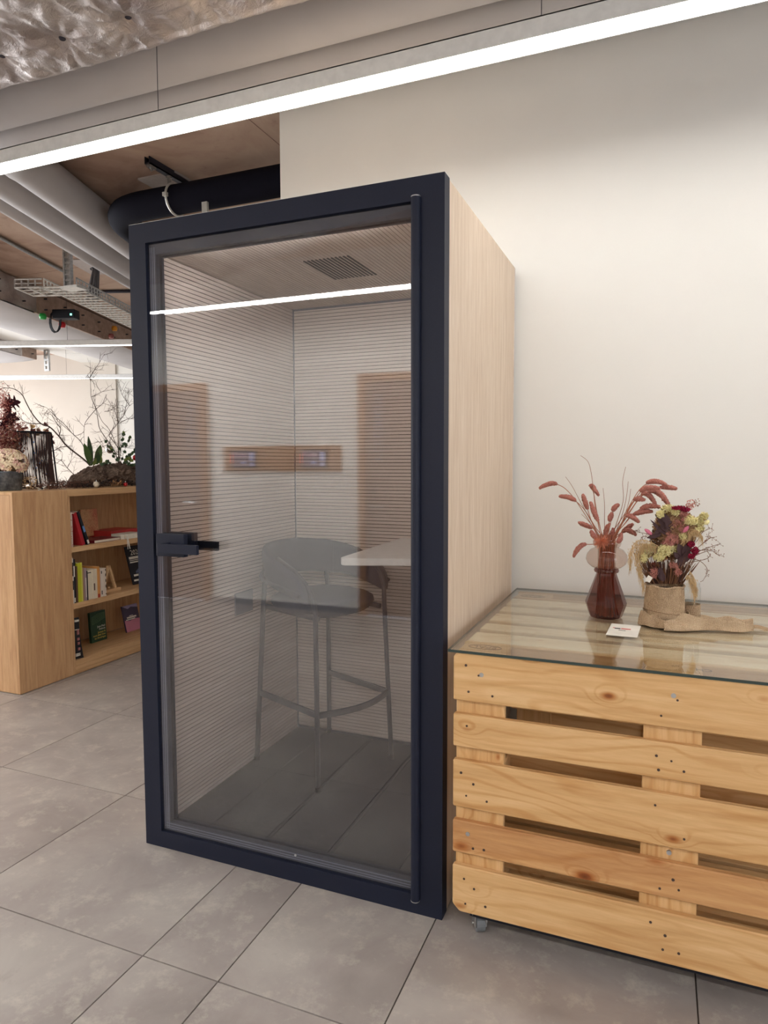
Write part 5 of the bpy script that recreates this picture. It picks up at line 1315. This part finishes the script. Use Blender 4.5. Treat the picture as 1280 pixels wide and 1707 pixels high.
def cluster(name, mat, cx_, cy_, rx, ry, cnt, sz, seed, Yc=JY, dy=.025, kind='petal'):
    random.seed(seed); m = MB()
    for k in range(cnt):
        a = random.uniform(0, 2*PI); r = math.sqrt(random.random()); c = q3(cx_+rx*r*math.cos(a), cy_+ry*r*math.sin(a), Yc-dy*math.sqrt(max(0, 1-r*r))+random.uniform(-.004, .004))
        if kind == 'ball': m.ball(c, sz*random.uniform(.7, 1.2), 6)
        else:
            n_ = rv(1).normalized(); s = n_.orthogonal().normalized(); t_ = n_.cross(s)
            for q in range(3):
                an = q*2.1+k; d = s*math.cos(an)+t_*math.sin(an); e = s*math.sin(an)-t_*math.cos(an); m.poly([c, c+(d+e*.5)*sz*.7, c+d*sz*1.1, c+(d-e*.5)*sz*.7])
    o = m.build(name, mat, dbq); o['kind'] = 'stuff'; return o
YS = [(520, 205, 75, 45), (620, 240, 55, 40), (790, 340, 85, 45), (880, 360, 60, 50), (945, 285, 40, 30), (430, 270, 40, 35), (290, 690, 85, 70), (230, 780, 40, 50), (500, 690, 90, 60), (590, 680, 60, 50), (700, 520, 50, 50), (420, 770, 60, 40), (880, 440, 60, 30)]
for i, (x, y, rx, ry) in enumerate(YS):
    cluster('yellow_statice', yel, x, y, rx*1.1, ry*1.1, 130, .0066, 50+i, JY-.01*(i % 3)); cluster('ochre_calyces', yel2, x, y+18, rx*1.05, ry*1.0, 80, .005, 80+i, JY+.004)
for i, (x, y, rx, ry) in enumerate([(640, 380, 90, 70), (560, 520, 90, 90), (690, 450, 60, 50), (520, 610, 70, 40), (600, 560, 60, 60), (360, 960, 60, 70), (700, 260, 50, 40), (590, 870, 60, 40), (640, 940, 50, 60), (720, 330, 60, 40)]):
    cluster('pink_florets', pnk, x, y, rx*1.05, ry*1.05, 130, .0052, 120+i, JY-.012, kind='petal')
cluster('pink_gypsophila', pnk, 790, 150, 60, 60, 60, .0022, 160, JY+.02, kind='ball'); cluster('pink_gypsophila', plain('tan_bead', srgb(160, 116, 100), .8), 870, 130, 40, 50, 22, .0018, 161, JY+.02, kind='ball')
cluster('orange_florets', plain('orange_floret', srgb(198, 136, 88), .85), 430, 780, 90, 40, 90, .004, 162); cluster('orange_florets', plain('rust_floret', srgb(138, 70, 56), .85), 370, 890, 60, 50, 70, .006, 163)
for i, (x, y, rx, ry, mt) in enumerate([(650, 190, 80, 18, crim), (730, 210, 50, 20, crim), (790, 620, 40, 30, crim), (840, 700, 45, 40, crim), (800, 760, 35, 25, crim)]):
    cluster('crimson_celosia', mt, x, y, rx, ry, 120, .0055, 180+i, JY-.02)
for (a_, b_, w) in (((590, 440), (400, 330), .012), ((600, 460), (470, 340), .013), ((580, 470), (430, 400), .011), ((560, 400), (430, 240), .012), ((440, 500), (275, 545), .008), ((520, 520), (350, 380), .007), ((450, 470), (320, 330), .004), ((700, 760), (650, 620), .013), ((720, 780), (760, 610), .014), ((680, 800), (600, 720), .011), ((700, 840), (780, 700), .013), ((660, 880), (700, 760), .012), ((440, 1050), (430, 900), .011), ((470, 1060), (440, 950), .010), ((560, 420), (500, 330), .012), ((470, 330), (375, 265), .010), ((460, 420), (360, 500), .008)):
    m_ = MB(); leaf(m_, q3(*a_, JY-.03), q3(*b_, JY-.04), w, Vector((.3, -1, .2)), .12, 6); m_.build('plum_leaf', dpl, dbq)
for (a_, b_) in (((330, 505), (245, 440)), ((700, 480), (765, 405)), ((960, 385), (1010, 335))):
    A, B = q3(*a_, JY-.04), q3(*b_, JY-.04); n = 10; m_ = MB(); m_.tube([A+(B-A)*i/n for i in range(n+1)], [max(.001, .0068*math.sin(PI*(i/n*.94+.04))**.6) for i in range(n+1)], 10)
    m_.build('bunny_tail', mag_ if a_[0] < 900 else yel, dbq, smooth=True)
# pale drooping amaranth tassels
random.seed(41)
def tassel(pts, wid, name='straw_tassel', mat=crm, cnt=260, sd=1):
    random.seed(sd); sp = smooth_path([q3(x, y, JY-.03) for x, y in pts], 10); m = MB(); m.tube(sp, .0012, 4)
    for k in range(cnt):
        i = random.randrange(len(sp)); p = sp[i]; w = wid*math.sin(PI*min(.97, (i+2)/(len(sp)+2)))**.6
        q = p+Vector((random.gauss(0, w*.5), random.gauss(0, w*.5), random.uniform(-.012, .004))); m.poly([q, q+Vector((random.uniform(-.002, .002), .001, -.004)), q+Vector((.0022, -.001, -.008))])
        if k % 9 == 0: m.tube([q, q+Vector((random.gauss(0, .004), 0, -.02-.02*random.random()))], [.0005, .0003], 3)
    m.build(name, mat, dbq)['kind'] = 'stuff'
tassel([(400, 640), (260, 575), (150, 590), (90, 680), (75, 780), (70, 880)], .010, cnt=520, sd=1)
tassel([(380, 660), (250, 620), (190, 690), (180, 800), (200, 930), (225, 1060), (235, 1130)], .009, cnt=560, sd=2)
tassel([(330, 640), (200, 620), (140, 720), (150, 850), (190, 980)], .007, cnt=320, sd=3)
tassel([(760, 560), (790, 480), (870, 470), (920, 520), (930, 570)], .005, cnt=220, sd=4)
tassel([(690, 560), (760, 460), (850, 450), (900, 480)], .004, cnt=160, sd=5)
tassel([(740, 980), (800, 1040), (820, 1100), (840, 1230)], .008, cnt=360, sd=6)
tassel([(780, 940), (830, 1020), (850, 1120), (860, 1200)], .006, cnt=200, sd=7)
tassel([(640, 640), (700, 600), (740, 560), (760, 600)], .005, cnt=120, sd=8)
m_ = MB(); random.seed(43)
for k in range(150):
    x0 = random.uniform(320, 700); x1 = 510+(x0-510)*2.0+random.uniform(-60, 60); y1 = random.uniform(640, 900); Y0 = JY+random.uniform(-.035, .03)
    m_.tube([q3(x0, 1090, Y0), q3((x0+x1)/2+random.uniform(-15, 15), (1090+y1)/2, Y0), q3(x1, y1, Y0)], [.0012, .001, .0007], 4)
m_.build('stems', stemb, dbq)['kind'] = 'stuff'
m_ = MB()
for k in range(90):
    x0 = random.uniform(340, 680); m_.tube([q3(x0, 1090, JY-.02), q3(510+(x0-510)*1.4, random.uniform(820, 960), JY-.03)], .0013, 4)
m_.build('dark_stems', dk, dbq)['kind'] = 'stuff'
m_ = MB(); mt = MB()
for k, (pts) in enumerate([[(740, 820), (900, 700), (1060, 640), (1150, 610)], [(760, 800), (930, 720), (1040, 700), (1100, 740), (1180, 765)], [(800, 720), (900, 640), (980, 560), (1010, 470)], [(760, 840), (960, 800), (1020, 760)],
        [(850, 700), (960, 690), (1075, 690)], [(900, 640), (1000, 560), (1050, 540)], [(700, 700), (850, 600), (930, 480), (1040, 430)], [(770, 780), (900, 820), (980, 900), (975, 980), (930, 1060)], [(400, 560), (280, 500), (190, 480), (140, 450)], [(420, 600), (260, 530), (200, 540)]]):
    Y0 = JY+(-.02, .0, .02)[k % 3]; sp = smooth_path([q3(x, y, Y0) for x, y in pts], 6); m_.tube(sp, [.0011-.0006*i/len(sp) for i in range(len(sp))], 4)
    for j in range(10):
        i = random.randrange(len(sp)//2, len(sp)); e = sp[i]+Vector((random.uniform(-.012, .012), random.uniform(-.008, .008), random.uniform(-.012, .014))); m_.tube([sp[i], e], [.0006, .0004], 3); mt.ball(e, .0015, 6)
m_.build('wiry_twigs', stemb, dbq)['kind'] = 'stuff'; mt.build('seed_beads', plain('seed_bead', srgb(150, 112, 92), .8), dbq)['kind'] = 'stuff'
cluster('bouquet_core', plain('core_brown', srgb(120, 88, 66), .9), 570, 560, 250, 240, 1700, .0085, 300, JY+.01, .02)
cluster('bouquet_core', plain('core_tan', srgb(176, 140, 104), .9), 620, 430, 270, 200, 1500, .008, 301, JY+.0, .03)
# small loose white thing by the pot rim
o = MB().box(-.008, .008, -.001, .001, -.010, .010).build('paper_tag', WHT, None, loc=tuple(q3(295, 1032, JY-.06)+OB), rot=(0, .5, 0)); tag(o, 'tiny white paper tag at the left of the burlap pot rim', 'tag')
